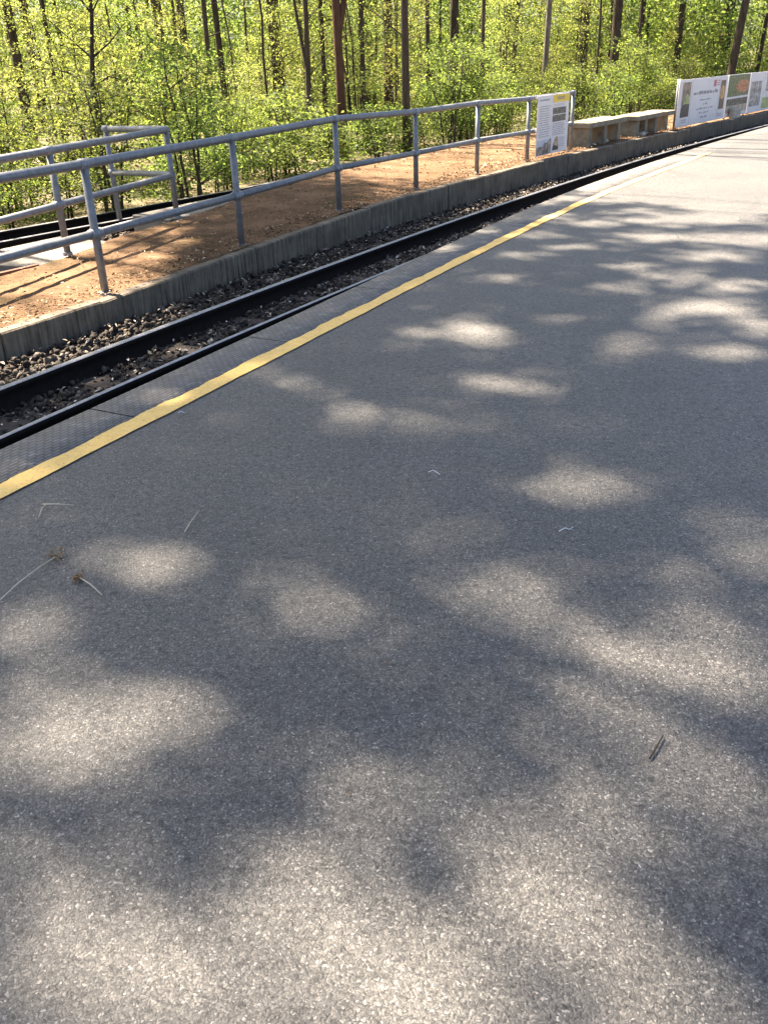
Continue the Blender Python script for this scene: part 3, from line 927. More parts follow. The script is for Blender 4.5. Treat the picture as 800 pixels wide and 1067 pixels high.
BD = -0.99
def bpt(y): return off(float(np.interp(y, [19, 22, 25, 28], [-1.0, -0.98, -1.0, -1.0])), y)
zb = float(isl_z(20))
b1, L, Hh = face_board('wide white banner board with red logo and dark photo at its left end', 'banner board', 'banner_board', bpt(19.42), bpt(21.85), zb + 0.02, 0.90)
flat(b1, 'photo_print', PIC['portrait'], L, Hh, 0.055, 0.215, 0.06, 0.80)
print_poly(b1, 'figure_print', PIC['greenspot'], L, Hh, [(0.09, 0.55), (0.10, 0.45), (0.15, 0.30), (0.20, 0.36), (0.212, 0.55)])
print_poly(b1, 'clothes_print', PIC['black'], L, Hh, [(0.058, 0.79), (0.06, 0.60), (0.10, 0.52), (0.212, 0.52), (0.212, 0.79)], 3)
writing(b1, L, Hh, 0.08, 0.20, 0.84, 0.93, 2, MAT['ink'], 0.5)
flat(b1, 'panel_seam', MAT['ink'], L, Hh, 0.238, 0.241, 0.01, 0.99)
writing(b1, L, Hh, 0.28, 0.80, 0.25, 0.36, 1, MAT['ink'], 0.75)
writing(b1, L, Hh, 0.28, 0.80, 0.44, 0.92, 5, MAT['ink'], 0.36, 0.3, True, [0.42, 0.18, 0.66, 0.40, 0.28])
mb = MB()
mb.box(0.685 * L, 0.735 * L, -0.004, -0.0022, 0.78 * Hh, 0.93 * Hh)
for v in (0.80, 0.85, 0.90):
    mb.box(0.75 * L, 0.81 * L, -0.004, -0.0022, v * Hh, (v + 0.02) * Hh)
mb.build('logo', MAT['redink'], b1)
flat(b1, 'panel_seam', MAT['ink'], L, Hh, 0.826, 0.829, 0.01, 0.99)
flat(b1, 'photo_print', PIC['brown'], L, Hh, 0.845, 0.955, 0.10, 0.76)
print_poly(b1, 'glow_print', PIC['orange'], L, Hh, [(0.85, 0.50), (0.86, 0.28), (0.89, 0.20), (0.93, 0.26), (0.952, 0.50), (0.90, 0.54)])
writing(b1, L, Hh, 0.84, 0.96, 0.84, 0.93, 2, MAT['ink'], 0.5)
for x in (-0.035, 0.06):
    mb = MB(); mb.tube([(x, 0.035, -0.04), (x, 0.035, 0.92)], 0.02, 10); mb.build('post', MAT['galv'], b1, True)
b2, L, Hh = face_board('middle banner board with stacked photos of orange blossom and a dark street', 'banner board', 'banner_board', bpt(21.88), bpt(23.15), zb + 0.02, 0.90)
flat(b2, 'photo_print', PIC['leaves'], L, Hh, 0.02, 0.97, 0.01, 0.52)
print_poly(b2, 'blossom_print', PIC['redflower'], L, Hh, [(0.35, 0.30), (0.48, 0.16), (0.72, 0.12), (0.93, 0.20), (0.95, 0.36), (0.80, 0.45), (0.50, 0.42)])
flat(b2, 'photo_print', PIC['dark'], L, Hh, 0.02, 0.97, 0.57, 0.73)
flat(b2, 'road_print', PIC['road'], L, Hh, 0.02, 0.97, 0.732, 0.90)
for x in (0.1, L - 0.1):
    mb = MB(); mb.tube([(x, 0.035, -0.04), (x, 0.035, 0.9)], 0.02, 10); mb.build('post', MAT['galv'], b2, True)
b3, L, Hh = face_board('last banner board with grey tower photos above a green meadow', 'banner board', 'banner_board', bpt(23.18), bpt(26.6), zb + 0.02, 0.90)
flat(b3, 'photo_print', PIC['grey'], L, Hh, 0.02, 0.20, 0.22, 0.84)
flat(b3, 'photo_print', PIC['pale'], L, Hh, 0.24, 0.68, 0.04, 0.94)
for (u0, u1, v0, v1) in ((0.28, 0.35, 0.06, 0.5), (0.40, 0.44, 0.03, 0.5), (0.46, 0.62, 0.32, 0.5), (0.52, 0.56, 0.1, 0.5)):
    flat(b3, 'tower_print', PIC['grey'], L, Hh, u0, u1, v0, v1, 2)
flat(b3, 'meadow_print', PIC['meadow'], L, Hh, 0.24, 0.68, 0.66, 0.94, 2)
flat(b3, 'photo_print', PIC['meadow'], L, Hh, 0.72, 0.98, 0.05, 0.94)
for x in (0.1, L / 2, L - 0.1):
    mb = MB(); mb.tube([(x, 0.035, -0.04), (x, 0.035, 0.9)], 0.02, 10); mb.build('post', MAT['galv'], b3, True)
p = off(-0.90, 22.25)
mb = MB(); mb.box(-0.24, 0.24, -0.08, 0.05, -0.03, 0.20)
o = mb.build('stone_block', MAT['stone'], None, False, 0.02, (p.x, p.y, zb)); o.rotation_euler = (0, 0, math.atan2(tang(22).y, tang(22).x))
tag(o, 'pale stone block lying in front of the middle banner board', 'stone block')

# ------------------------------------------------------------------ small things on the asphalt
def az(x, y): return float(plat_z(y)) + 0.004
def stem(name, pts, r, mat, label, cat, head=None):
    O = Vector((pts[0][0], pts[0][1], az(*pts[0][:2])))
    root_mb = MB()
    P = [Vector((x - O.x, y - O.y, 0.004 + h)) for (x, y, h) in pts]
    root_mb.tube(P, [r * (1 - 0.5 * i / len(P)) for i in range(len(P))], 6)
    o = root_mb.build(name, mat, None, True, 0, O)
    tag(o, label, cat)
    if head:
        hx, hy, hr = head
        n = 26
        C = np.c_[rng.normal(hx - O.x, hr, n), rng.normal(hy - O.y, hr, n), np.abs(rng.normal(0.008, 0.006, n))]
        link('seed_head', flake_mesh('seed_head', C, rng.uniform(0.008, 0.016, n), 0.8, MAT['seed']), o)
    return o
stem('dry_stem', [(-1.304, 2.539, 0), (-1.269, 2.641, 0.01), (-1.233, 2.735, 0.012), (-1.203, 2.815, 0.006)], 0.0028, MAT['straw'], 'long dry flower stem with a brown seed head on the asphalt', 'plant stem', (-1.203, 2.836, 0.018))
stem('dry_stem', [(-0.962, 2.555, 0), (-1.019, 2.619, 0.006), (-1.069, 2.667, 0.004)], 0.0028, MAT['straw'], 'short dry stem with a crushed seed head beside the longer one', 'plant stem', (-1.081, 2.674, 0.010))
stem('grass_straw', [(-0.763, 2.991, 0), (-0.751, 3.068, 0.006), (-0.736, 3.157, 0.004)], 0.0024, MAT['straw'], 'single pale straw slanting on the asphalt near the round sun patch', 'straw')
stem('grass_straw', [(-1.399, 3.272, 0), (-1.336, 3.259, 0.005), (-1.263, 3.254, 0)], 0.0025, MAT['straw'], 'pale straw lying level near the yellow line', 'straw')
stem('grass_straw', [(-1.375, 3.152, 0), (-1.384, 3.228, 0.005), (-1.384, 3.263, 0)], 0.0023, MAT['straw'], 'short straw slanting below the level one near the yellow line', 'straw')
stem('bark_strip', [(0.649, 1.695, 0), (0.673, 1.728, 0.004), (0.707, 1.777, 0.001)], 0.003, MAT['twig'], 'short dark twig on the right of the foreground asphalt', 'twig')
stem('white_fluff', [(0.195, 3.462, 0.002), (0.216, 3.467, 0.008), (0.235, 3.449, 0.002), (0.242, 3.429, 0.004)], 0.0022, MAT['fluff'], 'white scrap of fluff in the middle of the asphalt', 'fluff')
stem('white_fluff', [(0.649, 2.897, 0.002), (0.673, 2.91, 0.008), (0.691, 2.909, 0.002), (0.708, 2.923, 0.004)], 0.0022, MAT['fluff'], 'white scrap of fluff right of the middle of the asphalt', 'fluff')
stem('white_fluff', [(-1.037, 4.286, 0.002), (-1.024, 4.299, 0.004), (-1.002, 4.283, 0.002)], 0.0022, MAT['fluff'], 'tiny white scrap close to the yellow line', 'fluff')

n = 150
P, y, d = strip_points(lambda y: 0 * y + 1.3, lambda y: 0 * y + 5.5, -1, 14, n)
o = link('asphalt_litter', flake_mesh('asphalt_litter', np.c_[P, plat_z(y) + 0.006], rng.uniform(0.003, 0.010, n) * (1 + (rng.uniform(0, 1, n) > 0.93)), 0.3, MAT['litter']))
tag(o, 'tiny scraps of leaf and bark strewn over the asphalt', 'leaf litter', kind='stuff')
# ------------------------------------------------------------------ forest
def leaf_quads(C, size, nrm_sd=0.55, droop=None):
    n = len(C)
    nrm = np.array([0, 0, 1.0]) + rng.normal(0, nrm_sd, (n, 3)); nrm /= np.linalg.norm(nrm, axis=1)[:, None]
    a = rng.normal(size=(n, 3)); a -= nrm * (a * nrm).sum(1)[:, None]; a /= np.linalg.norm(a, axis=1)[:, None]
    b = np.cross(nrm, a)
    L = size[:, None]; Wd = L * rng.uniform(0.42, 0.62, (n, 1))
    pts = np.stack([C - a * L, C - b * Wd + a * L * 0.1, C + a * L, C + b * Wd + a * L * 0.1], 1)
    return pts.reshape(-1, 3), np.arange(n * 4).reshape(-1, 4)

def spray(h, spread, nb, per, seed, stems=1, low=0.12, leaf=0.029):
    """an understorey tree: stems with side shoots, leaves set in flat sprays along the shoots"""
    r = random.Random(seed)
    mb = MB(); C = []
    for s_ in range(stems):
        a0 = r.uniform(0, 6.28); lean = r.uniform(0.02, 0.12) * h * (1.6 if stems > 1 else 1)
        x0, y0 = (0, 0) if stems == 1 else (r.uniform(-0.15, 0.15), r.uniform(-0.15, 0.15))
        hh = h * r.uniform(0.8, 1.0)
        pts = []
        for i in range(7):
            t = i / 6
            pts.append(Vector((x0 + math.cos(a0) * lean * t ** 1.4 + r.uniform(-1, 1) * 0.02 * h * t, y0 + math.sin(a0) * lean * t ** 1.4 + r.uniform(-1, 1) * 0.02 * h * t, hh * t - 0.05)))
        rad = 0.008 + 0.0055 * h
        mb.tube(pts, [rad * (1 - 0.85 * i / 6) + 0.003 for i in range(7)], 6)
        for b in range(nb // stems):
            t = low + (1 - low) * (b + r.random()) / (nb // stems)
            k = min(int(t * 6), 5); f = t * 6 - k
            p = pts[k].lerp(pts[k + 1], f)
            an = b * 2.4 + r.uniform(-0.6, 0.6)
            ln = spread * (1.05 - 0.6 * t) * r.uniform(0.6, 1.15)
            up = r.uniform(0.0, 0.5)
            e = p + Vector((math.cos(an) * ln, math.sin(an) * ln, ln * up))
            m = p.lerp(e, 0.5) + Vector((r.uniform(-.05, .05), r.uniform(-.05, .05), ln * 0.09))
            mb.tube([p, m, e], [0.0045 + 0.004 * ln, 0.004, 0.002], 4, False)
            for q_ in range(per):
                u = 0.18 + 0.85 * r.random() ** 0.8
                c = p.lerp(m, u * 2) if u < 0.5 else m.lerp(e, u * 2 - 1)
                wd = 0.20 * ln * (1.1 - u * 0.6) + 0.05
                C.append((c.x + r.gauss(0, wd), c.y + r.gauss(0, wd), c.z + r.gauss(0, 0.05 + 0.03 * ln)))
    C = np.array(C)
    V, F = leaf_quads(C, rng.uniform(0.7, 1.3, len(C)) * leaf, 0.55)
    return mb, V, F

def dup(root):
    r = root.copy(); col.objects.link(r)
    for ch in list(root.children):
        c = ch.copy(); col.objects.link(c); c.parent = r
    return r

VARIANTS = []
specs = [  # name, height, spread, shoots, leaves per shoot, stems, leaf material, label, group
    ('sapling', 3.4, 1.15, 30, 120, 1, 'leaf_a', 'slender bright green sapling with flat leaf sprays in the woodland edge', 'single stemmed saplings'),
    ('sapling', 4.2, 1.4, 34, 115, 1, 'leaf_a', 'tall yellow green sapling with wide airy leaf sprays in the woodland', 'tall airy saplings'),
    ('sapling', 2.6, 1.0, 28, 120, 2, 'leaf_a', 'twin stemmed light green sapling in the woodland undergrowth', 'twin stemmed saplings'),
    ('shrub', 1.9, 1.0, 34, 120, 4, 'leaf_b', 'dense mid green shrub with many thin stems in the undergrowth', 'many stemmed shrubs'),
    ('shrub', 1.3, 0.85, 26, 115, 4, 'leaf_b', 'low green shrub in the undergrowth', 'low shrubs'),
    ('sapling', 3.8, 1.3, 36, 125, 3, 'leaf_b', 'deeper green bushy sapling with several stems in the woodland', 'bushy saplings'),
]
for i, (nm, h, sp, nb, per, st, lm, lb, gr) in enumerate(specs):
    root = thing(nm, lb, 'sapling' if nm == 'sapling' else 'shrub', (0, 0, 0), 0, gr)
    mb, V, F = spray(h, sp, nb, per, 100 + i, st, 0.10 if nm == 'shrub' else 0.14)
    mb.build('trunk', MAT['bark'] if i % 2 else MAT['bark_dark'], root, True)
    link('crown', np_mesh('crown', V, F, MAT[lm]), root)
    VARIANTS.append(root)
used = set()
def place(v, x, y, sc, rz, z=-0.2):
    root = VARIANTS[v] if v not in used else dup(VARIANTS[v])
    used.add(v)
    root.location = (x, y, z); root.scale = (sc, sc, sc * random.uniform(0.9, 1.1)); root.rotation_euler = (0, 0, rz)

def fdir(px, row=60):  # ground direction (x per metre of y) of an upright seen at this column
    v = right * ((px - 400) / 923.2) + down * ((row - 533.5) / 923.2) + fwd
    return v.x / v.y
r2 = random.Random(5)
pts_used = []
def free(x, y, dmin):
    return all((x - a) ** 2 + (y - b) ** 2 > dmin * dmin for a, b in pts_used)
# woodland edge behind the rear track, then deeper rows
rows = [(-5.15, 0.72, 60, [4, 4, 3, 4]), (-5.85, 1.0, 48, [3, 4, 4, 2, 4, 3]), (-7.2, 1.5, 42, [0, 2, 3, 4, 2, 4]), (-9.2, 1.7, 40, [1, 0, 2, 5, 4]), (-12, 2.0, 40, [1, 5, 0, 1, 2]), (-15, 2.1, 36, [1, 5, 1, 0]), (-18.5, 2.1, 34, [1, 5, 0])]
for (d, dm, n, vs) in rows:
    y = 4.0
    cnt = 0
    while y < 44 and cnt < n * 2:
        yy = y + r2.uniform(-0.4, 0.4); dd = d + r2.uniform(-0.7, 0.7)
        p = off(dd, yy)
        # keep to what the picture could show, with a margin
        lim = abs(p.x) < 0.50 * p.y + 3.0
        if lim and p.y > 3:
            vv = vs[cnt % len(vs)] if r2.random() < 0.7 else r2.choice(vs)
            if yy > 16 and -10 < d < -7 and r2.random() < 0.75: vv = r2.choice([1, 5, 1, 0])
            if vv in (0, 1, 2, 3, 5) and any(abs(p.x - fdir(kp) * p.y) < 0.6 and p.y < kd + 0.5 for kp, kd in ((316, 20), (354, 19), (424, 19), (378, 21), (566, 24))):
                vv = 4
                if r2.random() < 0.3:
                    cnt += 1; y += dm * 0.9; continue
            place(vv, p.x, p.y, r2.uniform(0.55, 1.25) if vv == 4 else r2.uniform(0.75, 1.2), r2.uniform(0, 6.28))
            cnt += 1
        y += dm * r2.uniform(0.75, 1.3)

# tall trees: trunk, limbs and the crown high above that shades the platform
LIGHTS = [
(-0.027, 1.174, 1.735, 0.517, 15.16, 0.14),(0.705, 2.063, 3.638, -0.648, 6.209, 0.1),(-0.759, 1.845, 6.005, 2.1, 11.316, 0.08),
(-0.831, 2.767, 48.064, 15.016, 75.521, 0.8),(-0.298, 3.377, 91.581, 13.564, 110.931, 0.28),(-0.358, 2.879, 77.785, 12.544, 94.445, 0.12),
(-0.223, 2.464, 33.404, 4.265, 43.769, 0.42),(0.288, 2.949, 59.337, 1.328, 99.204, 0.28),(0.38, 2.542, 19.83, 1.451, 66.083, 0.3),
(0.849, 3.291, 28.358, 1.014, 96.67, 0.75),(1.025, 2.521, 48.237, -11.569, 70.915, 0.35),(1.317, 2.754, 94.661, -31.275, 91.705, 0.32),
(1.161, 2.273, 71.149, -23.849, 84.887, 0.42),(0.78, 2.036, 14.862, -2.337, 39.793, 0.62),(0.575, 2.239, 32.482, -2.304, 80.291, 0.4),
(-0.786, 1.999, 15.312, 7.036, 62.941, 0.42),(-1.159, 2.416, 41.712, 18.8, 85.852, 0.18),(-0.851, 1.812, 32.216, 13.533, 84.688, 0.3),
(-0.021, 1.629, 50.503, 1.643, 54.076, 0.45),(0.478, 1.551, 26.906, -3.815, 54.093, 0.7),(0.672, 1.671, 48.988, -8.037, 143.173, 0.35),
(0.085, 1.139, 35.25, 0.743, 93.685, 0.9),(-0.303, 1.239, 25.813, 5.45, 64.409, 0.6),(-0.68, 1.187, 42.456, 16.364, 91.313, 0.38),
(-0.403, 1.038, 88.425, 32.078, 473.816, 0.35),(0.518, 1.083, 25.042, -4.014, 105.629, 0.6),(0.825, 1.598, 74.598, -23.783, 89.434, 0.35),
(0.297, 1.287, 68.516, -4.226, 193.992, 0.3),(-0.83, 1.393, 89.411, 41.352, 267.46, 0.3),(-0.14, 1.366, 63.735, 11.912, 242.338, 0.35),
(-0.363, 0.916, 25.429, 11.947, 242.167, 0.45),(0.166, 0.9, 16.588, 2.722, 157.727, 0.7),(-0.139, 4.25, 87.826, 10.994, 105.192, 0.5),
(0.145, 4.037, 51.909, 8.721, 123.709, 0.6),(-0.512, 4.759, 45.023, 10.855, 72.899, 0.28),(0.599, 5.662, 38.362, -1.125, 23.516, 0.65),
(0.666, 5.431, 69.912, -1.164, 60.948, 0.6),(0.283, 5.585, 56.087, 11.517, 124.379, 0.45),(-0.262, 4.541, 57.189, 18.044, 165.582, 0.35),
(0.152, 5.341, 59.971, 8.396, 93.391, 0.3),(0.441, 4.615, 41.701, 6.732, 106.366, 0.25),(0.72, 4.556, 21.988, 4.834, 81.033, 0.6),
(1.024, 4.792, 72.324, -0.147, 134.117, 0.3),(0.979, 3.964, 120.119, -3.755, 255.35, 0.3),(0.375, 5.156, 95.334, 10.956, 163.992, 0.25),
(-0.778, 4.184, 48.894, 17.011, 114.375, 0.2),(0.671, 3.5, 37.901, 14.669, 265.255, 0.15),(2.227, 5.901, 15.326, -2.082, 25.562, 0.85),
(1.851, 5.676, 29.485, 0.217, 73.371, 0.4),(2.098, 5.026, 27.752, -6.484, 36.817, 0.65),(1.51, 5.21, 61.706, -13.29, 28.358, 0.4),
(2.416, 5.447, 41.131, -12.395, 37.673, 0.7),(1.8, 6.514, 18.184, 1.562, 44.811, 0.55),(2.299, 6.824, 12.298, 1.656, 37.42, 0.55),
(1.317, 5.814, 28.274, 2.485, 67.682, 0.2),(1.739, 5.105, 35.461, 0.953, 106.147, 0.2),(2.617, 8.28, 5.741, 1.539, 18.296, 0.7),
(2.791, 7.395, 8.547, 1.422, 27.658, 0.7),(1.994, 7.217, 19.63, 2.31, 48.175, 0.5),(2.641, 6.459, 13.566, 1.279, 45.381, 0.7),
(3.387, 8.01, 5.823, -0.471, 10.821, 0.8),(1.764, 7.97, 17.095, 6.407, 59.487, 0.5),(1.259, 7.715, 27.394, 6.645, 68.048, 0.5),
(0.954, 6.95, 27.588, 4.517, 56.332, 0.5),(1.526, 8.566, 14.99, 5.642, 46.016, 0.5),(0.678, 8.147, 53.931, 4.947, 56.861, 0.45),
(0.346, 6.775, 75.226, 11.444, 111.491, 0.3),(2.184, 9.075, 13.483, 3.915, 36.646, 0.5),(2.694, 9.563, 9.782, 3.438, 29.742, 0.6),
(3.116, 9.013, 7.681, 1.515, 20.789, 0.8),(1.878, 9.479, 18.801, 2.646, 31.666, 0.6),(3.237, 10.39, 4.782, 1.289, 12.177, 0.8),
(2.831, 10.935, 9.55, 1.807, 18.157, 0.7),(3.783, 9.534, 4.184, -0.698, 4.529, 0.9),(2.292, 10.519, 21.911, 0.086, 21.689, 0.5),
(4.307, 11.258, 1.626, -0.049, 2.299, 1.0),(3.921, 12.285, 1.998, 0.472, 4.1, 1.0),(3.72, 13.432, 3.653, 0.342, 4.666, 0.9),
(1.908, 10.827, 25.43, -0.02, 19.646, 0.5),(1.298, 9.591, 51.896, -0.774, 31.24, 0.5),(1.022, 8.909, 59.433, 0.74, 40.968, 0.4),
(5.867, 15.572, 0.34, -0.094, 0.12, 1.2),(4.663, 14.726, 1.909, -0.131, 1.505, 1.1),(3.208, 12.466, 9.421, -0.699, 6.534, 0.7),
(8.584, 21.316, 0.622, -0.214, 0.144, 1.2),(5.4, 11.908, 1.875, -0.69, 0.748, 1.1),(-1.189, 4.537, 147.988, 39.483, 94.165, 0.5),
(-0.748, 5.029, 221.439, 45.295, 188.65, 0.35),(-1.39, 3.886, 123.204, 47.002, 158.195, 0.22),(-1.591, 3.678, 93.569, 40.314, 119.176, 0.3),
(-0.575, 5.529, 187.854, 30.266, 133.974, 0.2),(-1.333, 3.269, 72.999, 36.848, 206.096, 0.25),(-0.883, 4.917, 330.548, 67.972, 208.348, 0.3),
(-2.481, 6.86, 2.297, 0.843, 1.086, 0.9),(-2.282, 7.34, 8.128, 2.568, 2.984, 0.6),(-2.46, 5.886, 15.271, 6.287, 8.647, 0.8),
(-2.003, 8.218, 41.373, 10.598, 12.232, 0.4),(-1.884, 8.97, 58.165, 12.67, 12.162, 0.6),(-1.765, 9.991, 23.599, 5.609, 10.326, 0.25),
(1.281, 15.494, 0.518, 0.01, 0.166, 1.0),(3.041, 17.56, 0.906, -0.105, 0.148, 1.0),(0.436, 13.692, 2.139, 0.226, 1.076, 0.5),
(6.466, 25.736, 0.436, -0.086, 0.059, 1.0),(7.738, 23.344, 0.523, -0.148, 0.087, 1.0),(-3.108, 8.978, 5.705, 2.412, 4.344, 1.0),
(-2.846, 9.765, 24.385, 7.237, 6.01, 0.8),(-3.083, 7.84, 30.207, 12.045, 13.446, 0.8),(-2.123, 9.453, 40.86, 11.654, 20.577, 0.4),
(-1.336, 10.802, 2.248, 0.326, 0.398, -0.4),(-0.701, 11.456, 2.916, 0.316, 0.725, -0.35),(-1.513, 8.138, 8.543, 1.817, 2.849, -0.35),
(-0.589, 9.338, 6.712, 1.047, 3.715, -0.4),(5.01, 19.04, 1.756, -0.333, 0.366, 0.3),
]
LT = np.array(LIGHTS)
def transmit(G):
    """how much sun the crowns let through onto a ground point"""
    x, y = G[:, 0], G[:, 1]
    e = (x - cx(y)) * 0.87
    woods = e < -3.3
    island = (e < -0.9) & ~woods
    nz = 0.5 + 0.5 * np.sin(x * 1.9 + 1.7 * np.sin(y * 0.9)) * np.sin(y * 1.6 + 1.3 * np.sin(x * 0.7))
    nz2 = (0.5 + 0.5 * np.sin(x * 4.3 + 2.1 * np.sin(y * 1.7 + x)) * np.sin(y * 3.9 + 1.9 * np.sin(x * 2.3))) ** 2
    T = np.where(woods, 0.7 + 0.3 * nz, np.where(island, 0.20 + 0.2 * nz, np.where(e < 0.7, 0.03, 0.012 + 0.06 * nz2)))
    for (gx_, gy_, a, b, c, am) in LT * np.array([1, 1, 0.90, 0.90, 0.90, 1.0]):
        am = am * (1.08 if gy_ < 2.1 else 1.2 if gy_ < 4.3 else 1.35)
        dx, dy = x - gx_, y - gy_
        qd = a * dx * dx + 2 * b * dx * dy + c * dy * dy
        T = T + am * np.exp(-np.minimum(qd, 40) ** 1.05)
    m = y + 1.2 * (x - 3)
    streak = 0.5 + 0.5 * np.sin(y * 5.2 + 1.6 * np.sin(x * 1.7 + y * 0.6) + x * 2.2)
    T = T + np.where(e > -0.9, sst(9.3, 12.6, m) * 1.1 + 0.45 * streak ** 2 * sst(6.8, 9.5, m), 0)
    return np.clip(T, 0.012, 1.0)

TREES = []
def trunk_mesh(base, h, r0, lean, seed, mat, fork=None, limbs=6, bend=0.15):
    r = random.Random(seed)
    mb = MB()
    n = 14
    pts = []; rad = []
    bx, by = r.uniform(-bend, bend), r.uniform(-bend, bend)
    for i in range(n + 1):
        t = i / n; z = h * t
        pts.append(Vector((lean[0] * z + bx * math.sin(t * 9) * (1 - t) + r.uniform(-1, 1) * 0.012 * i * 0.5, lean[1] * z + by * math.sin(t * 7 + 1) * (1 - t), z - 0.1)))
        rad.append(r0 * (1.25 if i == 0 else 1.0) * (1 - 0.72 * t))
    if fork:
        # second stem leaving at height fork
        fz_, fl_, fr_ = fork          # height, sideways travel per metre of rise, radius
        f_ = (fz_ + 0.1) / h * n; k = int(f_)
        p = pts[k].lerp(pts[k + 1], f_ - k)
        q2 = [p - Vector((0, 0, 0.18))] + [p + Vector((fl_[0] * s_ * (1 - 0.05 * s_), fl_[1] * s_ * (1 - 0.05 * s_), s_ * 0.97)) for s_ in (0.12, 0.5, 1.0, 1.6, 2.6, 4.5, 7.0, 10.0)]
        mb.tube(q2, [fr_ * (1 - 0.085 * i) for i in range(len(q2))], 10)
    mb.tube(pts, rad, 12)
    for b in range(limbs):
        t = r.uniform(0.5, 0.95); k = int(t * n); p = pts[k]
        an = r.uniform(0, 6.28); ln = h * r.uniform(0.12, 0.24)
        e = p + Vector((math.cos(an) * ln, math.sin(an) * ln, ln * r.uniform(0.3, 0.9)))
        mb.tube([p, p.lerp(e, 0.5) + Vector((0, 0, 0.2)), e], [rad[k] * 0.4, rad[k] * 0.22, 0.008], 6, False)
    # a few bare twigs on the lower trunk
    for b in range(r.randint(2, 5)):
        z = r.uniform(1.2, 4.5); k = min(int(z / h * n), n - 1); p = pts[k].lerp(pts[k + 1], z / h * n - k)
        an = r.uniform(0, 6.28); ln = r.uniform(0.5, 1.3)
        e = p + Vector((math.cos(an) * ln, math.sin(an) * ln, ln * r.uniform(0.1, 0.8)))
        mb.tube([p, p.lerp(e, 0.5) + Vector((r.uniform(-.08, .08), r.uniform(-.08, .08), 0.03)), e], [min(0.016, r0 * 0.3), 0.009, 0.004], 5, False)
    return mb
def tree(px, D, wpx, label, mat='bark_dark', lean=(0, 0), h=None, fork=None, xy=None, bend=0.12, group=None):
    if xy is None:
        x, y = fdir(px) * D, D
    else:
        x, y = xy
    r0 = wpx / 2 / 923.2 * D
    h = h or random.uniform(19, 24)
    root = thing('broadleaf_tree', label, 'tree', (x, y, -0.2), 0, group)
    trunk_mesh(None, h, r0, lean, int(px * 13 + D * 7), None, fork, 6, bend).build('trunk', MAT[mat], root, True)
    TREES.append((root, x, y))
    return root
tree(16, 24, 9, 'thick dark trunk at the far left of the woodland')
tree(52, 17, 3.6, 'thin dark stem left of the crooked dead tree', lean=(0.02, 0))
tree(167, 26, 10, 'stout dark trunk deep in the leaves above the returned handrail')
tree(198, 30, 8, 'dark trunk just left of two thin stems', lean=(-.01, 0))
tree(215, 22, 5, 'first of two thin brown stems above the railing', 'bark', lean=(.005, 0))
tree(231, 25, 6, 'second of two thin stems with dark bark', lean=(-.012, 0))
tree(293, 24, 11, 'thick dark trunk leaning slightly left of the twin stemmed tree', lean=(-.03, 0))
tree(316, 20, 5.2, 'grey twin stemmed tree forking low behind the railing', 'bark', lean=(.012, 0), fork=(1.55, (-0.15, 0.02), 0.042), h=18)
tree(336, 22, 4.8, 'slim dark stem between the twin stemmed tree and the red trunk')
tree(354, 19, 8.6, 'red brown trunk forking into two limbs above the railing', 'bark_red', lean=(-.012, 0), fork=(2.1, (0.22, 0.03), 0.068), h=20, bend=0.10)
tree(378, 22, 4.8, 'straight slim grey trunk right of the red forked tree', 'bark', lean=(0.004, 0))
tree(404, 27, 9, 'dark trunk half hidden left of the grey leaning tree')
tree(423, 19, 7.6, 'smooth grey trunk leaning right behind the fourth bay of the railing', 'bark', lean=(.035, 0), h=19, bend=0.25)
tree(447, 26, 4.2, 'pole thin dark stem right of the grey leaning tree')
tree(470, 30, 9, 'dark trunk behind the leaf curtain beyond the railing middle')
tree(500, 24, 4, 'thin grey stem among leaves over the last railing bays', 'bark')
tree(532, 28, 5, 'thin leaning stem left of the pale trunk', 'bark', lean=(.04, 0))
tree(566, 25, 5.6, 'pale birch like trunk rising behind the information sign', 'bark_pale', lean=(.008, 0))
tree(606, 32, 8, 'dark trunk in the thicket right of the information sign')
tree(641, 30, 9, 'broad dark trunk in the thicket above the benches')
tree(662, 36, 6, 'thin dark trunk behind the short bench', lean=(.03, 0))
tree(706, 33, 6.5, 'dark trunk rising above the left end of the banners', lean=(.01, 0))
tree(735, 40, 5, 'slim stem above the red logo of the banners', lean=(.03, 0))
tree(752, 38, 10, 'wide shadowy trunk left of the slanting one above the banners')
tree(761, 30, 8, 'slanting dark trunk above the banner boards', lean=(.085, 0), h=16)
tree(790, 36, 4, 'thin stem above the last banner board', lean=(.03, 0))
# trees beside and behind those, mostly outside the picture, whose crowns shade the platform
for (x, y) in [(-6.2, 7.4), (-9.6, 9.2), (-13.2, 8.0), (-7.6, 12.2), (-11.5, 13.5), (-15.5, 12.8), (-9.5, 5.2), (-13.6, 17.8), (-17.5, 18), (-10.2, 21.8), (-19, 9.5), (-20.5, 14), (-14.5, 23), (-7.0, 17.5)]:
    tree(-100, 10, 14, 'tall woodland tree left of the picture', 'bark_dark', xy=(x, y), h=random.uniform(20, 24), group='woodland trees left of the picture')
r3 = random.Random(21)
n_slim = 0
while n_slim < 34:
    d = r3.uniform(-16, -5.8); y = r3.uniform(4, 34); p = off(d, y)
    if abs(p.x) > 0.46 * p.y + 1.0 or p.y < 11 or not free(p.x, p.y, 0.7): continue
    pts_used.append((p.x, p.y))
    tree(r3.uniform(0, 800), p.y, r3.uniform(2.0, 4.2), 'slim upright trunk among the leaves of the woodland edge', r3.choice(['bark_dark', 'bark_dark', 'bark', 'bark']), (r3.uniform(-.03, .03), r3.uniform(-.02, .02)), h=r3.uniform(8, 14), xy=(p.x, p.y), group='slim trunks of the woodland edge')
    n_slim += 1
n_far = 0
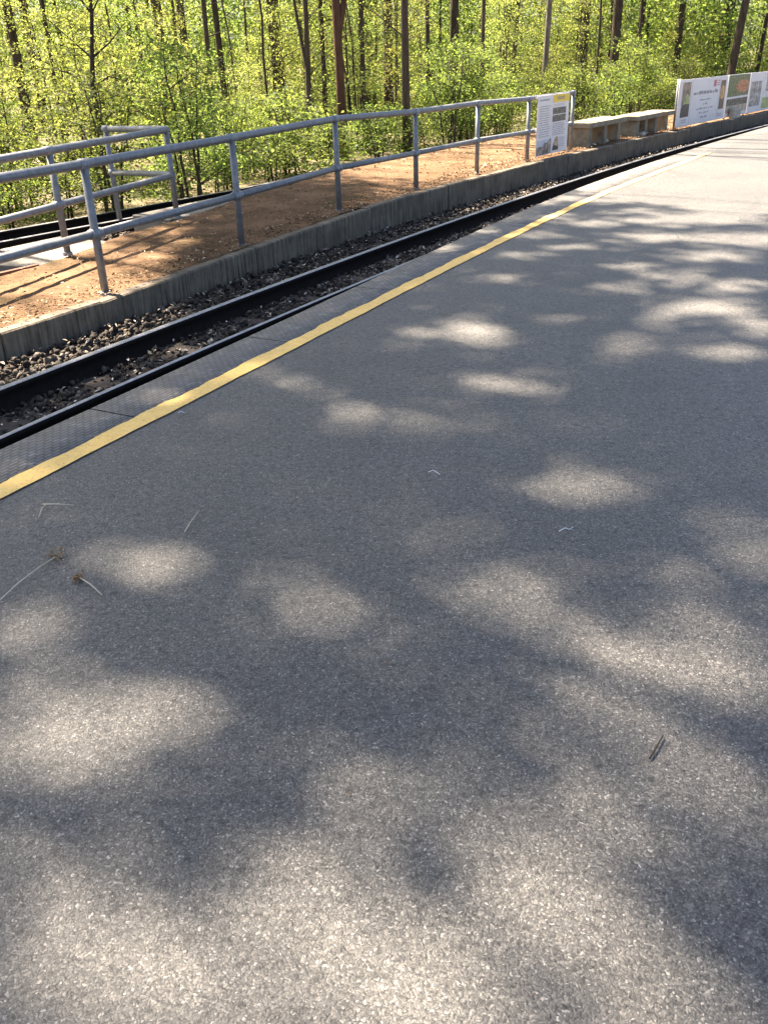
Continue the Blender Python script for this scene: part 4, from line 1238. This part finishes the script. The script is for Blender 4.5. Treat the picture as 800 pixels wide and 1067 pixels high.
while n_far < 18:
    y = r3.uniform(31, 62); x = r3.uniform(-0.5, 0.5) * y
    if x > cx(min(y, 40)) - 10: continue
    tree(r3.uniform(0, 800), 30, r3.uniform(4, 8), 'distant dark trunk deep in the woodland', 'bark_dark', (r3.uniform(-.03, .03), 0), xy=(x, y), group='distant trunks deep in the woodland')
    n_far += 1

# the small crooked tree at the left
root = thing('crooked_sapling', 'small crooked dark tree with bare twisting branches at left', 'tree', (fdir(97) * 13, 13, -0.2))
mb = MB()
tk = [Vector((0.02, 0, 0)), Vector((0.0, 0.02, 0.6)), Vector((-0.05, 0, 1.1)), Vector((-0.07, 0.02, 1.55)), Vector((-0.02, 0.03, 1.9)), Vector((0.06, 0.05, 2.4)), Vector((0.10, 0.05, 3.2)), Vector((0.05, 0.1, 4.2))]
mb.tube(tk, [0.045, 0.04, 0.036, 0.042, 0.03, 0.024, 0.016, 0.006], 9)
for (i, dx, dz, r) in [(3, -0.55, 0.25, .016), (3, 0.5, 0.05, .014), (2, 0.42, 0.16, .016), (2, -0.4, -0.02, .012), (4, 0.5, 0.4, .016), (5, -0.4, 0.5, .014), (5, 0.45, 0.35, .012), (1, 0.35, 0.3, .012), (4, -0.5, 0.5, .012)]:
    p = tk[i]; e = p + Vector((dx, random.uniform(-.3, .3), dz))
    m_ = p.lerp(e, 0.5) + Vector((0, random.uniform(-.05, .05), random.uniform(-.05, .12)))
    mb.tube([p, m_, e], [r, r * 0.7, r * 0.25], 6, False)
    for k in range(3):
        f = e.lerp(m_, random.random() * 0.8); g_ = f + Vector((random.uniform(-.22, .22), random.uniform(-.2, .2), random.uniform(0, .25)))
        mb.tube([f, g_], [r * 0.35, 0.002], 4, False)
mb.build('trunk', MAT['bark_dark'], root, True)
C = np.c_[rng.normal(0, 0.5, 500), rng.normal(0, 0.5, 500), rng.uniform(1.6, 4.4, 500)]
V, F = leaf_quads(C, rng.uniform(0.025, 0.045, 500))
link('crown', np_mesh('crown', V, F, MAT['leaf_a']), root)

# crowns
NS = 1300000
lo = np.array([-15.0, -4.0]); hi = np.array([18.0, 40.0])
_i = np.arange(1, NS + 1)
G = lo + (hi - lo) * np.c_[(_i * 0.7548776662466927) % 1, (_i * 0.5698402909980532) % 1]
G = G + rng.uniform(-0.03, 0.03, G.shape)
lam = -np.log(transmit(G))
LEAF = 0.115                                    # half length of one leafy twig end
a_eff = 2 * LEAF * LEAF * 0.52 * 0.62          # what one shades on the ground, about
area = (hi - lo).prod()
keep = (_i * 0.6180339887498949) % 1 < lam * area / (a_eff * NS)
G = G[keep]
z = 15.5 - 5.0 * sst(3.8, 7.0, G[:, 1]) + (9.0 - 3.5 * sst(3.8, 7.0, G[:, 1])) * rng.beta(1.3, 1.6, len(G))
sh = np.array([SUN_H.x, SUN_H.y]) * SHIFT
Pc = np.c_[G - sh * z[:, None], z]
tx = np.array([(x, y) for _, x, y in TREES])
own = np.empty(len(Pc), int)
for i in range(0, len(Pc), 20000):
    d2 = ((Pc[i:i + 20000, None, :2] - tx[None]) ** 2).sum(2)
    own[i:i + 20000] = d2.argmin(1)
print('canopy leaves', len(Pc), 'saturation', float((lam * area / (a_eff * NS)).max()))
for k, (root, x, y) in enumerate(TREES):
    C = Pc[own == k]
    if len(C) < 150:
        n = 220
        u = rng.normal(size=(n, 3)) * np.array([1.6, 1.6, 2.2]) + np.array([0, 0, 15.5])
        u = u + np.array([x, y, 0])
        gsh = u[:, :2] + sh * u[:, 2:3]
        u = u[rng.uniform(0, 1, n) > transmit(gsh) * 1.1]
        C = np.concatenate([C, u])
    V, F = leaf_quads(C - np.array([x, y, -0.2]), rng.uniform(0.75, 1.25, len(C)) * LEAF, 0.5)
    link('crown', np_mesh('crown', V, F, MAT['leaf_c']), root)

# ground cover and the far wood
n = 70000
y = rng.uniform(3, 40, n); d = -5.0 - 19 * rng.uniform(0, 1, n) ** 1.6
P = offn(d, y)
ok = np.abs(P[:, 0]) < 0.5 * P[:, 1] + 4
P = P[ok]
hcl = 0.15 + 0.75 * (0.5 + 0.5 * np.sin(P[:, 0] * 1.4) * np.cos(P[:, 1] * 1.1)) ** 1.5
C = np.c_[P, -0.2 + hcl * rng.uniform(0.1, 1.0, len(P))]
V, F = leaf_quads(C, rng.uniform(0.025, 0.045, len(C)), 0.5)
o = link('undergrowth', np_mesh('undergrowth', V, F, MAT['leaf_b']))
tag(o, 'low green ground cover under the saplings', 'undergrowth', kind='stuff')

n = 400000
ang = rng.uniform(-0.62, 0.62, n); D = rng.uniform(34, 62, n)
cl = rng.uniform(0, 1, (1500, 3)) * np.array([1.24, 28, 8.5]) + np.array([-0.62, 34, -0.2])
pick = rng.integers(0, 1500, n)
ang = cl[pick, 0] + rng.normal(0, 0.022, n); D = cl[pick, 1] + rng.normal(0, 0.9, n); zz = cl[pick, 2] + rng.normal(0, 0.7, n)
P = np.c_[np.sin(ang) * D, np.cos(ang) * D, np.maximum(zz, -0.1)]
ok = P[:, 0] < cx(np.minimum(P[:, 1], 40)) - 6
P = P[ok]
V, F = leaf_quads(P, rng.uniform(0.055, 0.115, len(P)), 0.7)
o = link('distant_woodland', np_mesh('distant_woodland', V, F, MAT['leaf_b']))
tag(o, 'far mass of spring green woodland leaves', 'woodland', kind='stuff')
